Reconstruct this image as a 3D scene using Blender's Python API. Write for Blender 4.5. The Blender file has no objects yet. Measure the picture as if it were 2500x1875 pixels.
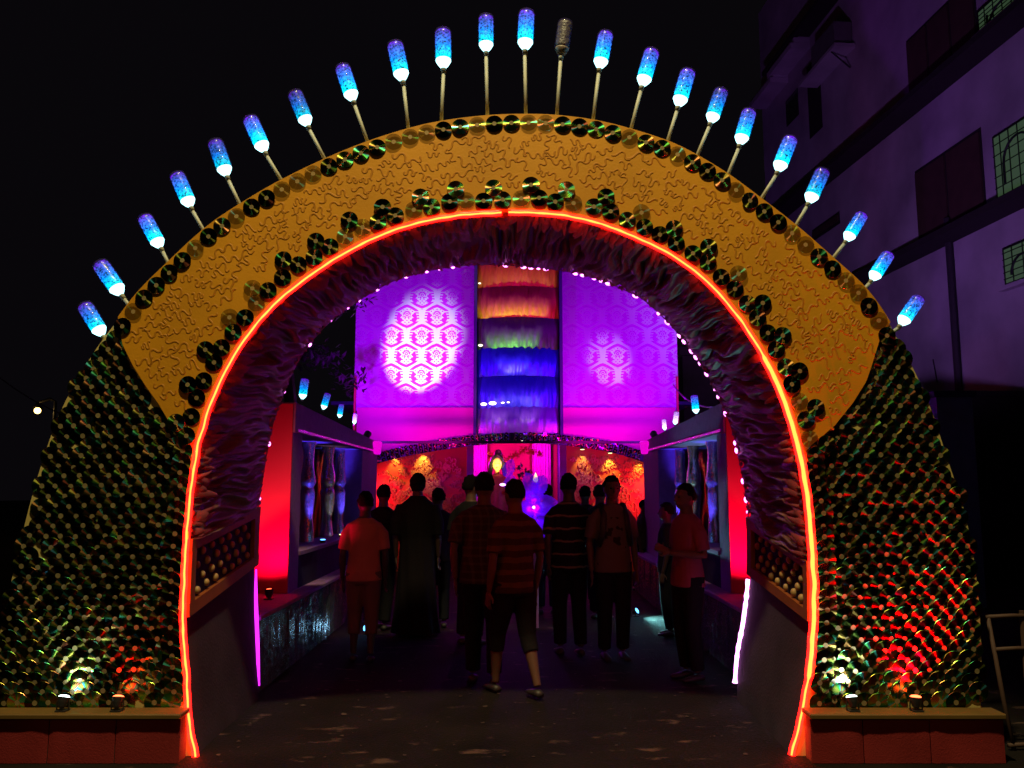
import bpy, bmesh, math, random
from mathutils import Vector, Matrix, noise

random.seed(11)
sc = bpy.context.scene
COL = sc.collection
PI = math.pi
R = math.radians

# ------------------------------------------------------------------ camera
CAM_H, PITCH, FPX = 1.55, R(7.2), 2000.0
cd = bpy.data.cameras.new('camera'); cam = bpy.data.objects.new('camera', cd); COL.objects.link(cam)
cam.location = (0, 0, CAM_H); cam.rotation_euler = (R(90) + PITCH, 0, 0)
cd.sensor_width = 36.0; cd.lens = 36.0 * FPX / 2500.0; cd.clip_end = 400; cd.clip_start = 0.05
sc.camera = cam

# ------------------------------------------------------------------ night sky
w = bpy.data.worlds.new('World'); sc.world = w; w.use_nodes = True
bg = w.node_tree.nodes['Background']
bg.inputs[0].default_value = (0.40, 0.32, 0.46, 1); bg.inputs[1].default_value = 0.006

sc.view_settings.view_transform = 'Standard'; sc.view_settings.look = 'None'
sc.view_settings.exposure = 0.0; sc.view_settings.gamma = 1.0
sc.view_settings.use_curve_mapping = False
sc.cycles.use_denoising = True
sc.cycles.max_bounces = 5; sc.cycles.diffuse_bounces = 2; sc.cycles.glossy_bounces = 3
sc.cycles.transparent_max_bounces = 10; sc.cycles.sample_clamp_indirect = 4.0
sc.cycles.caustics_reflective = False; sc.cycles.caustics_refractive = False
try: sc.cycles.use_light_tree = True
except Exception: pass

def lamp(name, kind, loc, color, energy, target=None, size=0.05, spot=60, blend=0.5, parent=None):
    l = bpy.data.lights.new(name, kind); l.color = color; l.energy = energy
    if kind in ('POINT', 'SPOT'): l.shadow_soft_size = size
    if kind == 'SPOT': l.spot_size = R(spot); l.spot_blend = blend
    if kind == 'AREA': l.size = size
    o = bpy.data.objects.new(name, l); COL.objects.link(o); o.location = loc
    if target is not None:
        o.rotation_euler = (Vector(target) - Vector(loc)).to_track_quat('-Z', 'Y').to_euler()
    if parent is not None: hook(o, parent)
    return o

# unseen street lights: one added overhead for the gate, one far behind the camera
lamp('unseen_street_light', 'SPOT', (-0.4, 1.7, 10.0), (1.0, 0.84, 0.40), 2600, (-0.3, 4.3, 2.4), 0.2, 43, 0.3)
lamp('unseen_street_light', 'SPOT', (-0.2, -9.0, 6.2), (1.0, 0.66, 0.22), 170, (0.0, 5.0, 1.0), 0.22, 26, 0.5)
# purple and magenta stage floods standing on the roofs of the side pavilions
lamp('violet_flood', 'SPOT', (-2.55, 11.9, 2.55), (0.34, 0.0, 1.0), 370, (-1.5, 14.2, 4.0), 0.1, 105, 0.8)
lamp('violet_flood', 'SPOT', (2.55, 11.9, 2.55), (0.34, 0.0, 1.0), 370, (1.5, 14.2, 4.0), 0.1, 105, 0.8)
lamp('magenta_flood', 'SPOT', (-1.2, 12.6, 1.9), (1.0, 0.0, 0.62), 105, (-1.35, 14.2, 3.1), 0.08, 90, 0.9)
lamp('magenta_flood', 'SPOT', (1.2, 12.6, 1.9), (1.0, 0.0, 0.62), 125, (1.4, 14.2, 3.1), 0.08, 90, 0.9)
lamp('violet_house_flood', 'SPOT', (2.6, 10.6, 2.5), (0.40, 0.17, 0.78), 820, (8.6, 18.5, 9.5), 0.15, 85, 0.9)

# ------------------------------------------------------------------ helpers
def P(px, py, Y):
    """the point at depth Y that a pixel of the 2500 px photograph shows"""
    u = (px - 1250.0) / FPX; v = -(py - 937.5) / FPX
    f = math.cos(PITCH) - v * math.sin(PITCH); up = v * math.cos(PITCH) + math.sin(PITCH)
    return Vector((u * Y / f, Y, CAM_H + up * Y / f))
S = 2500.0 / 2212.0
def D(x, y, Y): return P(x * S, y * S, Y)

def hook(o, parent):
    o.parent = parent
    o.matrix_parent_inverse = Matrix.Translation(parent.location).inverted()

def tag(o, label, cat, group=None):
    o['label'] = label; o['category'] = cat
    if group: o['group'] = group
    return o
def thing(name, label, cat, loc, group=None):
    o = bpy.data.objects.new(name, None); COL.objects.link(o); o.location = loc
    o.empty_display_size = 0.1
    return tag(o, label, cat, group)

def link(name, me, m=None, parent=None, kind=None, smooth=False):
    if m is not None:
        me.materials.clear(); me.materials.append(m)
    if smooth:
        me.polygons.foreach_set('use_smooth', [True] * len(me.polygons))
    o = bpy.data.objects.new(name, me); COL.objects.link(o)
    if parent is not None: hook(o, parent)
    if kind: o['kind'] = kind
    return o
def mk(name, verts, faces, m, parent=None, kind=None, smooth=False):
    me = bpy.data.meshes.new(name); me.from_pydata([tuple(v) for v in verts], [], faces); me.update()
    return link(name, me, m, parent, kind, smooth)
def mkbm(name, bm, m, parent=None, kind=None, smooth=False, fix=True):
    if fix: bmesh.ops.recalc_face_normals(bm, faces=bm.faces)
    me = bpy.data.meshes.new(name); bm.to_mesh(me); bm.free()
    return link(name, me, m, parent, kind, smooth)

def hexa(bm, c):
    """box from eight corners: 0-3 one side, 4-7 the other"""
    v = [bm.verts.new(p) for p in c]
    for f in ((0, 1, 2, 3), (7, 6, 5, 4), (0, 4, 5, 1), (1, 5, 6, 2), (2, 6, 7, 3), (3, 7, 4, 0)):
        bm.faces.new([v[i] for i in f])
def box(bm, lo, hi):
    x0, y0, z0 = lo; x1, y1, z1 = hi
    hexa(bm, [(x0, y0, z0), (x1, y0, z0), (x1, y0, z1), (x0, y0, z1),
              (x0, y1, z0), (x1, y1, z0), (x1, y1, z1), (x0, y1, z1)])
def boxo(name, lo, hi, m, parent=None, kind=None, bev=0.0):
    bm = bmesh.new(); box(bm, lo, hi)
    if bev: bmesh.ops.bevel(bm, geom=bm.edges[:], offset=bev, segments=1, affect='EDGES')
    return mkbm(name, bm, m, parent, kind)

def frames(pts):
    n = len(pts); T = []
    for i in range(n):
        a = pts[max(0, i - 1)]; b = pts[min(n - 1, i + 1)]
        t = (b - a); T.append(t.normalized() if t.length > 1e-9 else Vector((0, 0, 1)))
    ref = Vector((0, 1, 0)) if abs(T[0].y) < 0.8 else Vector((1, 0, 0))
    out = []
    for t in T:
        u = (ref - t * ref.dot(t))
        if u.length < 1e-6: u = t.orthogonal()
        u.normalize(); ref = u
        out.append((u, t.cross(u)))
    return out
def tube(bm, pts, radii, seg=8, cap=True):
    pts = [Vector(p) for p in pts]
    if not isinstance(radii, (list, tuple)): radii = [radii] * len(pts)
    fr = frames(pts); rings = []
    for p, r, (u, v) in zip(pts, radii, fr):
        if not isinstance(r, (list, tuple)): r = (r, r)
        rings.append([bm.verts.new(p + u * (r[0] * math.cos(2 * PI * k / seg)) + v * (r[1] * math.sin(2 * PI * k / seg))) for k in range(seg)])
    for a, b in zip(rings, rings[1:]):
        for k in range(seg):
            bm.faces.new((a[k], a[(k + 1) % seg], b[(k + 1) % seg], b[k]))
    if cap:
        bm.faces.new(rings[0][::-1]); bm.faces.new(rings[-1])
def loft(bm, rows, seg=20):
    """rows: (centre, rx, ry) horizontal ellipses, bottom to top"""
    rings = []
    for c, rx, ry in rows:
        c = Vector(c)
        rings.append([bm.verts.new(c + Vector((rx * math.cos(2 * PI * k / seg), ry * math.sin(2 * PI * k / seg), 0))) for k in range(seg)])
    for a, b in zip(rings, rings[1:]):
        for k in range(seg):
            bm.faces.new((a[k], a[(k + 1) % seg], b[(k + 1) % seg], b[k]))
    bm.faces.new(rings[0][::-1]); bm.faces.new(rings[-1])
def ball(bm, c, r, seg=12, rings=8, rot=None):
    if not isinstance(r, (list, tuple)): r = (r, r, r)
    M = Matrix.Translation(Vector(c)) @ (rot.to_4x4() if rot else Matrix.Identity(4)) @ Matrix.Diagonal((r[0], r[1], r[2], 1))
    bmesh.ops.create_uvsphere(bm, u_segments=seg, v_segments=rings, radius=1.0, matrix=M)

def cat_rom(pts, n):
    """smooth curve through the points, n+1 samples even in length"""
    pts = [Vector(p) for p in pts]
    q = [pts[0] * 2 - pts[1]] + pts + [pts[-1] * 2 - pts[-2]]
    fine = []
    for i in range(1, len(q) - 2):
        p0, p1, p2, p3 = q[i - 1], q[i], q[i + 1], q[i + 2]
        for k in range(16):
            t = k / 16.0
            fine.append(0.5 * ((2 * p1) + (p2 - p0) * t + (2 * p0 - 5 * p1 + 4 * p2 - p3) * t * t + (3 * p1 - p0 - 3 * p2 + p3) * t ** 3))
    fine.append(pts[-1])
    L = [0]
    for a, b in zip(fine, fine[1:]): L.append(L[-1] + (b - a).length)
    out = []; j = 0
    for i in range(n + 1):
        d = L[-1] * i / n
        while j < len(L) - 2 and L[j + 1] < d: j += 1
        s = (d - L[j]) / max(1e-9, L[j + 1] - L[j])
        out.append(fine[j].lerp(fine[j + 1], min(1, max(0, s))))
    return out
def inside(x, y, poly):
    c = False; j = len(poly) - 1
    for i in range(len(poly)):
        xi, yi = poly[i]; xj, yj = poly[j]
        if (yi > y) != (yj > y) and x < (xj - xi) * (y - yi) / (yj - yi) + xi: c = not c
        j = i
    return c
def dist_poly(x, y, line):
    best = 1e9
    for (ax, ay), (bx, by) in zip(line, line[1:]):
        dx, dy = bx - ax, by - ay; l2 = dx * dx + dy * dy
        t = 0 if l2 == 0 else max(0, min(1, ((x - ax) * dx + (y - ay) * dy) / l2))
        best = min(best, math.hypot(x - ax - t * dx, y - ay - t * dy))
    return best

# ------------------------------------------------------------------ materials
def newmat(name):
    m = bpy.data.materials.new(name); m.use_nodes = True
    nt = m.node_tree; return m, nt, nt.nodes['Principled BSDF']
def mat(name, col, rough=0.6, metal=0.0, var=0.18, scale=6.0, bump=0.0, bscale=40.0, spec=0.5, emit=None, es=0.0, stretch=None, trans=0.0, sheen=0.0):
    m, nt, b = newmat(name); N = nt.nodes; L = nt.links
    b.inputs['Roughness'].default_value = rough; b.inputs['Metallic'].default_value = metal
    b.inputs['Specular IOR Level'].default_value = spec
    if sheen: b.inputs['Sheen Weight'].default_value = sheen
    tc = N.new('ShaderNodeTexCoord'); src = tc.outputs['Object']
    if stretch:
        mp = N.new('ShaderNodeMapping'); mp.inputs['Scale'].default_value = stretch
        L.new(src, mp.inputs['Vector']); src = mp.outputs['Vector']
    if var > 0:
        no = N.new('ShaderNodeTexNoise'); no.inputs['Scale'].default_value = scale; no.inputs['Detail'].default_value = 6
        L.new(src, no.inputs['Vector'])
        mx = N.new('ShaderNodeMix'); mx.data_type = 'RGBA'
        mx.inputs['A'].default_value = (*[min(1, c * (1 - var * 1.6)) for c in col], 1)
        mx.inputs['B'].default_value = (*[min(1, c * (1 + var * 1.6)) for c in col], 1)
        L.new(no.outputs['Fac'], mx.inputs['Factor']); L.new(mx.outputs['Result'], b.inputs['Base Color'])
    else: b.inputs['Base Color'].default_value = (*col, 1)
    if bump:
        n2 = N.new('ShaderNodeTexNoise'); n2.inputs['Scale'].default_value = bscale; n2.inputs['Detail'].default_value = 4
        L.new(src, n2.inputs['Vector'])
        bp = N.new('ShaderNodeBump'); bp.inputs['Strength'].default_value = bump; bp.inputs['Distance'].default_value = 0.01
        L.new(n2.outputs['Fac'], bp.inputs['Height']); L.new(bp.outputs['Normal'], b.inputs['Normal'])
    if emit: b.inputs['Emission Color'].default_value = (*emit, 1); b.inputs['Emission Strength'].default_value = es
    return m
def glow(name, col, strength):
    m, nt, b = newmat(name)
    b.inputs['Base Color'].default_value = (0.02, 0.02, 0.02, 1)
    b.inputs['Emission Color'].default_value = (*col, 1); b.inputs['Emission Strength'].default_value = strength
    return m

class E:
    """shader maths as an expression"""
    nt = None
    def __init__(s, v): s.v = v
    @staticmethod
    def op(o, a, b=None, c=None):
        n = E.nt.nodes.new('ShaderNodeMath'); n.operation = o
        for i, x in enumerate((a, b, c)):
            if x is None: continue
            x = x.v if isinstance(x, E) else x
            if isinstance(x, (int, float)): n.inputs[i].default_value = x
            else: E.nt.links.new(x, n.inputs[i])
        return E(n.outputs[0])
    def __add__(s, o): return E.op('ADD', s, o)
    def __radd__(s, o): return E.op('ADD', s, o)
    def __sub__(s, o): return E.op('SUBTRACT', s, o)
    def __rsub__(s, o): return E.op('SUBTRACT', o, s)
    def __mul__(s, o): return E.op('MULTIPLY', s, o)
    def __rmul__(s, o): return E.op('MULTIPLY', s, o)
    def abs(s): return E.op('ABSOLUTE', s)
    def sin(s): return E.op('SINE', s)
    def cos(s): return E.op('COSINE', s)
    def frac(s): return E.op('FRACT', s)
    def max(s, o): return E.op('MAXIMUM', s, o)
    def min(s, o): return E.op('MINIMUM', s, o)
    def gt(s, o): return E.op('GREATER_THAN', s, o)
    def lt(s, o): return E.op('LESS_THAN', s, o)
    def sqrt(s): return E.op('SQRT', s)

def damask_mat():
    m, nt, b = newmat('damask_cloth'); E.nt = nt; N = nt.nodes; L = nt.links
    tc = N.new('ShaderNodeTexCoord'); sp = N.new('ShaderNodeSeparateXYZ'); L.new(tc.outputs['UV'], sp.inputs[0])
    u = E(sp.outputs['X']) * (1 / 0.53); v = E(sp.outputs['Y']) * (1 / 0.70)
    def cell(uu, vv):
        lx = (uu + 0.5).frac() - 0.5; ly = ((vv + 0.5).frac() - 0.5) * 1.32
        ax = lx.abs(); h = ax.max(ax * 0.5 + ly.abs() * 1.136)
        return ax, ly, h
    a1, y1, h1 = cell(u, v); a2, y2, h2 = cell(u + 0.5, v + 0.5)
    sel = h1.lt(h2)
    ax = (a2 + (a1 - a2) * sel) * 0.875; ly = (y2 + (y1 - y2) * sel) * 0.875
    h = (ax * (1.0 + ly * 0.45)).max(ax * 0.52 + ly.abs() * 1.08) * 0.62 + ((ax * ax) + (ly * ly) * 0.86).sqrt() * 0.36
    r1 = ((ax * ax) + (ly - 0.05) * (ly - 0.05)).sqrt()
    edge = (h - 0.312).abs()
    chev = edge.lt(0.044) * ly.gt(0.15)
    vee = edge.lt(0.042) * ly.lt(-0.15)
    dash = edge.lt(0.040) * ly.gt(-0.10) * ly.lt(0.12) * (ly * 78).sin().gt(-0.2)
    wedge = ((ax - 0.105) * 0.80 - (ly + 0.115).abs()).gt(0.0) * h.lt(0.285)
    wing = ((ax - 0.13) * 0.9 - (ly - 0.02).abs()).gt(0.0) * h.lt(0.270)
    dots = ((ax * 58).cos() * (ly * 58 + 1.0).cos()).gt(0.42) * h.lt(0.25) * r1.gt(0.115)
    ring = (r1 - 0.088).abs().lt(0.021) * ((ax * 50 + ly * 44).sin()).gt(-0.6)
    eye = (r1 - 0.034).abs().lt(0.015)
    pend = (ax + (ly + 0.43).abs() * 0.8).lt(0.060)
    cut = chev.max(vee).max(dash).max(wedge).max(wing).max(dots).max(ring).max(eye).max(pend)
    mask = 1.0 - cut.min(1.0)
    mx = N.new('ShaderNodeMix'); mx.data_type = 'RGBA'
    mx.inputs['A'].default_value = (0.60, 0.008, 0.72, 1); mx.inputs['B'].default_value = (0.64, 0.62, 0.76, 1)
    L.new(mask.v, mx.inputs['Factor']); L.new(mx.outputs['Result'], b.inputs['Base Color'])
    b.inputs['Roughness'].default_value = 0.75; b.inputs['Specular IOR Level'].default_value = 0.2
    return m

def disc_mat():
    """a compact disc: grooves run round it, so light smears across it and splits into colours"""
    m, nt, b = newmat('mirror_disc'); E.nt = nt; N = nt.nodes; L = nt.links
    tg = N.new('ShaderNodeTangent'); tg.direction_type = 'UV_MAP'
    ge = N.new('ShaderNodeNewGeometry')
    cr = N.new('ShaderNodeVectorMath'); cr.operation = 'CROSS_PRODUCT'
    L.new(ge.outputs['Normal'], cr.inputs[0]); L.new(tg.outputs[0], cr.inputs[1])
    dt = N.new('ShaderNodeVectorMath'); dt.operation = 'DOT_PRODUCT'
    L.new(cr.outputs[0], dt.inputs[0]); L.new(ge.outputs['Incoming'], dt.inputs[1])
    oi = N.new('ShaderNodeObjectInfo')
    rv = (E(oi.outputs['Random']) + E(ge.outputs['Random Per Island']) * 1.7).frac(); rw = (rv * 7.31).frac()
    hue = (E(dt.outputs['Value']) * 2.6 + rv * 0.8 + 0.1).frac()
    hue = hue * hue.sqrt() * 0.56 + 0.015
    val = rw * rw * 0.90 + 0.07
    cb = N.new('ShaderNodeCombineColor'); cb.mode = 'HSV'
    L.new(hue.v, cb.inputs[0]); cb.inputs[1].default_value = 0.85; L.new(val.v, cb.inputs[2])
    L.new(cb.outputs[0], b.inputs['Base Color'])
    b.inputs['Metallic'].default_value = 1.0; b.inputs['Roughness'].default_value = 0.25
    b.inputs['Anisotropic'].default_value = 1.0
    L.new(tg.outputs[0], b.inputs['Tangent'])
    return m

def ramp_mat(name, stops, axis='Z', rough=0.45, metal=0.35, bump=0.5):
    """dyed cloth whose colour runs from bottom to top of the piece"""
    m, nt, b = newmat(name); N = nt.nodes; L = nt.links
    tc = N.new('ShaderNodeTexCoord'); sp = N.new('ShaderNodeSeparateXYZ'); L.new(tc.outputs['Generated'], sp.inputs[0])
    no = N.new('ShaderNodeTexNoise'); no.inputs['Scale'].default_value = 26; no.inputs['Detail'].default_value = 5
    mp = N.new('ShaderNodeMapping'); mp.inputs['Scale'].default_value = (1.0, 1.0, 0.25)
    L.new(tc.outputs['Object'], mp.inputs['Vector']); L.new(mp.outputs[0], no.inputs['Vector'])
    E.nt = nt
    f = E(sp.outputs[axis]) + (E(no.outputs['Fac']) - 0.5) * 0.28
    cr = N.new('ShaderNodeValToRGB'); L.new(f.v, cr.inputs[0])
    els = cr.color_ramp.elements
    while len(els) < len(stops): els.new(0.5)
    for e, (p, c) in zip(els, stops): e.position = p; e.color = (*c, 1)
    L.new(cr.outputs[0], b.inputs['Base Color'])
    b.inputs['Roughness'].default_value = rough; b.inputs['Metallic'].default_value = metal
    bp = N.new('ShaderNodeBump'); bp.inputs['Strength'].default_value = bump; bp.inputs['Distance'].default_value = 0.02
    L.new(no.outputs['Fac'], bp.inputs['Height']); L.new(bp.outputs[0], b.inputs['Normal'])
    return m

def bottle_fill_mat(name, c_low, c_mid, c_top, strength):
    """crumpled cellophane round a small lamp at the neck: gives off light, less with every step from the lamp"""
    m, nt, b = newmat(name); N = nt.nodes; L = nt.links; E.nt = nt
    tc = N.new('ShaderNodeTexCoord'); sp = N.new('ShaderNodeSeparateXYZ'); L.new(tc.outputs['Generated'], sp.inputs[0])
    oi = N.new('ShaderNodeObjectInfo')
    ad = N.new('ShaderNodeVectorMath'); ad.operation = 'ADD'
    L.new(tc.outputs['Object'], ad.inputs[0]); L.new(oi.outputs['Random'], ad.inputs[1])
    vo = N.new('ShaderNodeTexVoronoi'); vo.inputs['Scale'].default_value = 75; L.new(ad.outputs[0], vo.inputs['Vector'])
    no = N.new('ShaderNodeTexNoise'); no.inputs['Scale'].default_value = 48; no.inputs['Detail'].default_value = 5; L.new(ad.outputs[0], no.inputs['Vector'])
    z = E(sp.outputs['Z'])
    cr = N.new('ShaderNodeValToRGB'); L.new((z + (E(no.outputs['Fac']) - 0.5) * 0.55).v, cr.inputs[0])
    els = cr.color_ramp.elements; els.new(0.5); els.new(0.5)
    for e, (p, c) in zip(els, ((0.0, c_low), (0.42, c_mid), (0.78, tuple(0.45 * a + 0.4 * b2 for a, b2 in zip(c_mid, c_top))), (0.98, c_top))):
        e.position = p; e.color = (*c, 1)
    st = (E(vo.outputs['Distance']) * 2.2 + E(no.outputs['Fac']) * 3.6 - 1.9).max(0.06) * strength * (1.5 - z * 0.9) * (E(oi.outputs['Random']) * 0.9 + 0.5)
    L.new(cr.outputs[0], b.inputs['Emission Color']); L.new(st.v, b.inputs['Emission Strength'])
    b.inputs['Base Color'].default_value = (0.01, 0.015, 0.04, 1); b.inputs['Roughness'].default_value = 0.3
    return m

def clear_mat(name, tint=(0.9, 0.93, 1), alpha=0.22, rough=0.06, emit=None, es=0):
    m, nt, b = newmat(name)
    b.inputs['Base Color'].default_value = (*tint, 1); b.inputs['Roughness'].default_value = rough
    b.inputs['Alpha'].default_value = alpha
    b.inputs['Specular IOR Level'].default_value = 0.9
    if emit: b.inputs['Emission Color'].default_value = (*emit, 1); b.inputs['Emission Strength'].default_value = es
    return m

def stripe_mat(name, a, b_, kind, scale, width=0.5):
    m, nt, b = newmat(name); N = nt.nodes; L = nt.links; E.nt = nt
    tc = N.new('ShaderNodeTexCoord'); sp = N.new('ShaderNodeSeparateXYZ'); L.new(tc.outputs['Object'], sp.inputs[0])
    x, y, z = (E(sp.outputs[k]) for k in 'XYZ')
    no = N.new('ShaderNodeTexNoise'); no.inputs['Scale'].default_value = 12; L.new(tc.outputs['Object'], no.inputs['Vector'])
    if kind == 'h': f = (z * scale + E(no.outputs['Fac']) * 0.3).frac().lt(width)
    elif kind == 'check': f = ((z * scale).frac().lt(width) + ((x + y) * scale).frac().lt(width)) * 0.5
    else: f = E(no.outputs['Fac']).gt(0.56) * (x.abs()).lt(0.1) * z.gt(1.0) * z.lt(1.28)
    mx = N.new('ShaderNodeMix'); mx.data_type = 'RGBA'
    mx.inputs['A'].default_value = (*a, 1); mx.inputs['B'].default_value = (*b_, 1)
    L.new(f.v, mx.inputs['Factor']); L.new(mx.outputs['Result'], b.inputs['Base Color'])
    b.inputs['Roughness'].default_value = 0.85; b.inputs['Specular IOR Level'].default_value = 0.2
    return m

def ground_mat():
    m, nt, b = newmat('worn_asphalt'); N = nt.nodes; L = nt.links; E.nt = nt
    tc = N.new('ShaderNodeTexCoord')
    n1 = N.new('ShaderNodeTexNoise'); n1.inputs['Scale'].default_value = 1.7; n1.inputs['Detail'].default_value = 8
    n2 = N.new('ShaderNodeTexNoise'); n2.inputs['Scale'].default_value = 55; n2.inputs['Detail'].default_value = 6
    n3 = N.new('ShaderNodeTexNoise'); n3.inputs['Scale'].default_value = 3.1; n3.inputs['Detail'].default_value = 7; n3.inputs['Roughness'].default_value = 0.62
    for n in (n1, n2): L.new(tc.outputs['Object'], n.inputs['Vector'])
    mp = N.new('ShaderNodeMapping'); mp.inputs['Scale'].default_value = (1, 2.0, 1); L.new(tc.outputs['Object'], mp.inputs[0]); L.new(mp.outputs[0], n3.inputs['Vector'])
    cr = N.new('ShaderNodeValToRGB'); L.new(n1.outputs['Fac'], cr.inputs[0])
    cr.color_ramp.elements[0].position = 0.3; cr.color_ramp.elements[0].color = (0.006, 0.0045, 0.0045, 1)
    cr.color_ramp.elements[1].position = 0.75; cr.color_ramp.elements[1].color = (0.017, 0.012, 0.011, 1)
    patch = N.new('ShaderNodeValToRGB'); L.new(n3.outputs['Fac'], patch.inputs[0])
    patch.color_ramp.elements[0].position = 0.60; patch.color_ramp.elements[1].position = 0.68
    mx = N.new('ShaderNodeMix'); mx.data_type = 'RGBA'; mx.inputs['B'].default_value = (0.10, 0.06, 0.05, 1)
    L.new(patch.outputs[0], mx.inputs['Factor']); L.new(cr.outputs[0], mx.inputs['A']); L.new(mx.outputs['Result'], b.inputs['Base Color'])
    b.inputs['Roughness'].default_value = 0.8; b.inputs['Specular IOR Level'].default_value = 0.15
    h = E(n2.outputs['Fac']) * 0.6 + E(n1.outputs['Fac'])
    bp = N.new('ShaderNodeBump'); bp.inputs['Strength'].default_value = 0.6; bp.inputs['Distance'].default_value = 0.03
    L.new(h.v, bp.inputs['Height']); L.new(bp.outputs[0], b.inputs['Normal'])
    return m

M = {}
M['gold'] = mat('gold_paint', (0.64, 0.27, 0.006), 0.55, 0, 0.20, 2.2, 0.12, 70, 0.35)
M['gold_relief'] = mat('gold_relief', (0.47, 0.18, 0.005), 0.6, 0, 0.12, 9, 0, 1, 0.3)
M['wing_board'] = mat('wing_board', (0.62, 0.48, 0.16), 0.6, 0, 0.12, 5, 0, 1, 0.2)
M['disc'] = disc_mat()
M['disc_clear'] = M['disc'].copy(); M['disc_clear'].node_tree.nodes['Principled BSDF'].inputs['Alpha'].default_value = 0.58
M['hub_dark'] = mat('smoky_hub', (0.035, 0.03, 0.03), 0.3)
M['hub'] = clear_mat('disc_hub', (0.46, 0.36, 0.17), 0.62, 0.35)
M['lining'] = mat('dark_lining', (0.15, 0.066, 0.038), 0.5, 0, 0.3, 5, 0.25, 35, 0.4)
M['tatter'] = mat('tattered_cloth', (0.30, 0.07, 0.09), 0.65, 0, 0.3, 9, 0, 1, 0.2)
M['tatter_pale'] = mat('pale_tatters', (0.30, 0.20, 0.30), 0.7, 0, 0.3, 9, 0, 1, 0.2)
M['board'] = mat('rough_board', (0.08, 0.06, 0.05), 0.8)
M['navy'] = mat('navy_cloth', (0.030, 0.030, 0.085), 0.85, 0, 0.3, 8, 0.3, 90, 0.15)
M['plum'] = mat('plum_cloth', (0.052, 0.036, 0.058), 0.85, 0, 0.3, 3, 0.3, 60, 0.15)
M['band'] = mat('orange_band', (0.26, 0.065, 0.012), 0.6, 0, 0.18, 8)
M['stud'] = mat('cream_stud', (0.46, 0.29, 0.11), 0.45, 0, 0.1, 30)
M['stick'] = mat('pale_stick', (0.46, 0.44, 0.34), 0.6, 0, 0.15, 20)
M['bottle'] = clear_mat('clear_bottle', (0.15, 0.12, 0.4), 0.12, 0.05)
M['fill'] = bottle_fill_mat('blue_filling', (0.0, 0.80, 1.0), (0.0, 0.24, 1.0), (0.14, 0.0, 0.75), 1.1)
M['fill_pale'] = bottle_fill_mat('pale_filling', (1.0, 0.75, 1.0), (0.65, 0.4, 1.0), (0.5, 0.15, 0.9), 1.5)
M['fill_off'] = mat('grey_filling', (0.10, 0.085, 0.07), 0.4, 0, 0.45, 60, 0.8, 60)
M['neck'] = glow('lit_neck', (0.45, 0.95, 1.0), 3.2)
M['neck_off'] = mat('grey_neck', (0.22, 0.17, 0.13), 0.5)
M['neon_core'] = glow('neon_core', (1.0, 0.085, 0.010), 15.0)
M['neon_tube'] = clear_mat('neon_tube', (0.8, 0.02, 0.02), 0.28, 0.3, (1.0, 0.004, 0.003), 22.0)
M['pink_led'] = glow('pink_led', (1.0, 0.22, 0.95), 5.5)
M['pink_tube'] = glow('pink_tube', (0.85, 0.02, 1.0), 2.2)
M['pink_hot'] = glow('pink_hot_tube', (1.0, 0.32, 1.0), 5.5)
M['cable'] = mat('purple_cable', (0.25, 0.08, 0.22), 0.5)
M['cloth_orange'] = mat('red_orange_skirting', (0.29, 0.026, 0.027), 0.8, 0, 0.14, 4, 0.25, 120, 0.2)  # red-orange cloth, reddened to carry the red light of rope and spots
M['ledge'] = mat('gold_ledge', (0.16, 0.09, 0.02), 0.55, 0, 0.2, 8)
M['black_metal'] = mat('black_metal', (0.03, 0.03, 0.032), 0.45, 0.2)
M['lens_white'] = glow('white_lens', (0.85, 1.0, 0.95), 9.0)
M['lens_red'] = glow('red_lens', (1.0, 0.10, 0.03), 8.0)
M['lens_blue'] = glow('blue_lens', (0.1, 0.45, 1.0), 5.0)
M['lens_warm'] = glow('warm_lens', (1.0, 0.85, 0.35), 4.0)
M['red_panel'] = mat('crimson_panel', (0.62, 0.03, 0.10), 0.7, 0, 0.08, 3, 0.1, 60, 0.2)
M['mauve'] = mat('mauve_cloth', (0.36, 0.18, 0.42), 0.85, 0, 0.18, 18, 0.4, 120, 0.15)
M['dark_foil'] = mat('dark_foil', (0.22, 0.20, 0.24), 0.28, 0.85, 0.35, 7, 0.9, 14)
M['silver_foil'] = mat('silver_foil', (0.72, 0.72, 0.74), 0.26, 0.9, 0.1, 5, 1.0, 26)
M['skirt_foil'] = mat('skirt_foil', (0.42, 0.44, 0.50), 0.25, 0.85, 0.3, 9, 0.8, 20)
M['damask'] = damask_mat()
M['pink_cloth'] = mat('pink_cloth', (0.80, 0.05, 0.42), 0.75, 0, 0.06, 2, 0, 1, 0.2)
M['orange_wall'] = mat('orange_wall', (0.66, 0.15, 0.06), 0.5, 0, 0.10, 4, 0.1, 40, 0.4)
M['relief_orange'] = mat('orange_relief', (0.70, 0.30, 0.14), 0.3, 0.15, 0.10, 9)
M['pink_drape'] = mat('pink_drape', (0.78, 0.06, 0.62), 0.7, 0, 0.1, 5)
M['purple_post'] = mat('purple_post', (0.32, 0.08, 0.45), 0.7)
M['indigo'] = mat('indigo_cloth', (0.06, 0.05, 0.16), 0.7)
M['ground'] = ground_mat()
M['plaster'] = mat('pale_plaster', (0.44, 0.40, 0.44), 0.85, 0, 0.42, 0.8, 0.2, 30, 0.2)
M['slab'] = mat('dark_slab', (0.022, 0.017, 0.016), 0.85)  # shade of the sunshade undersides put into the near-black colour
M['brown_shutter'] = mat('brown_shutter', (0.075, 0.04, 0.028), 0.7, 0, 0.25, 4)
M['dark_glass'] = mat('dark_glass', (0.02, 0.022, 0.022), 0.15, 0, 0, 1, 0, 1, 0.8)
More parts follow.
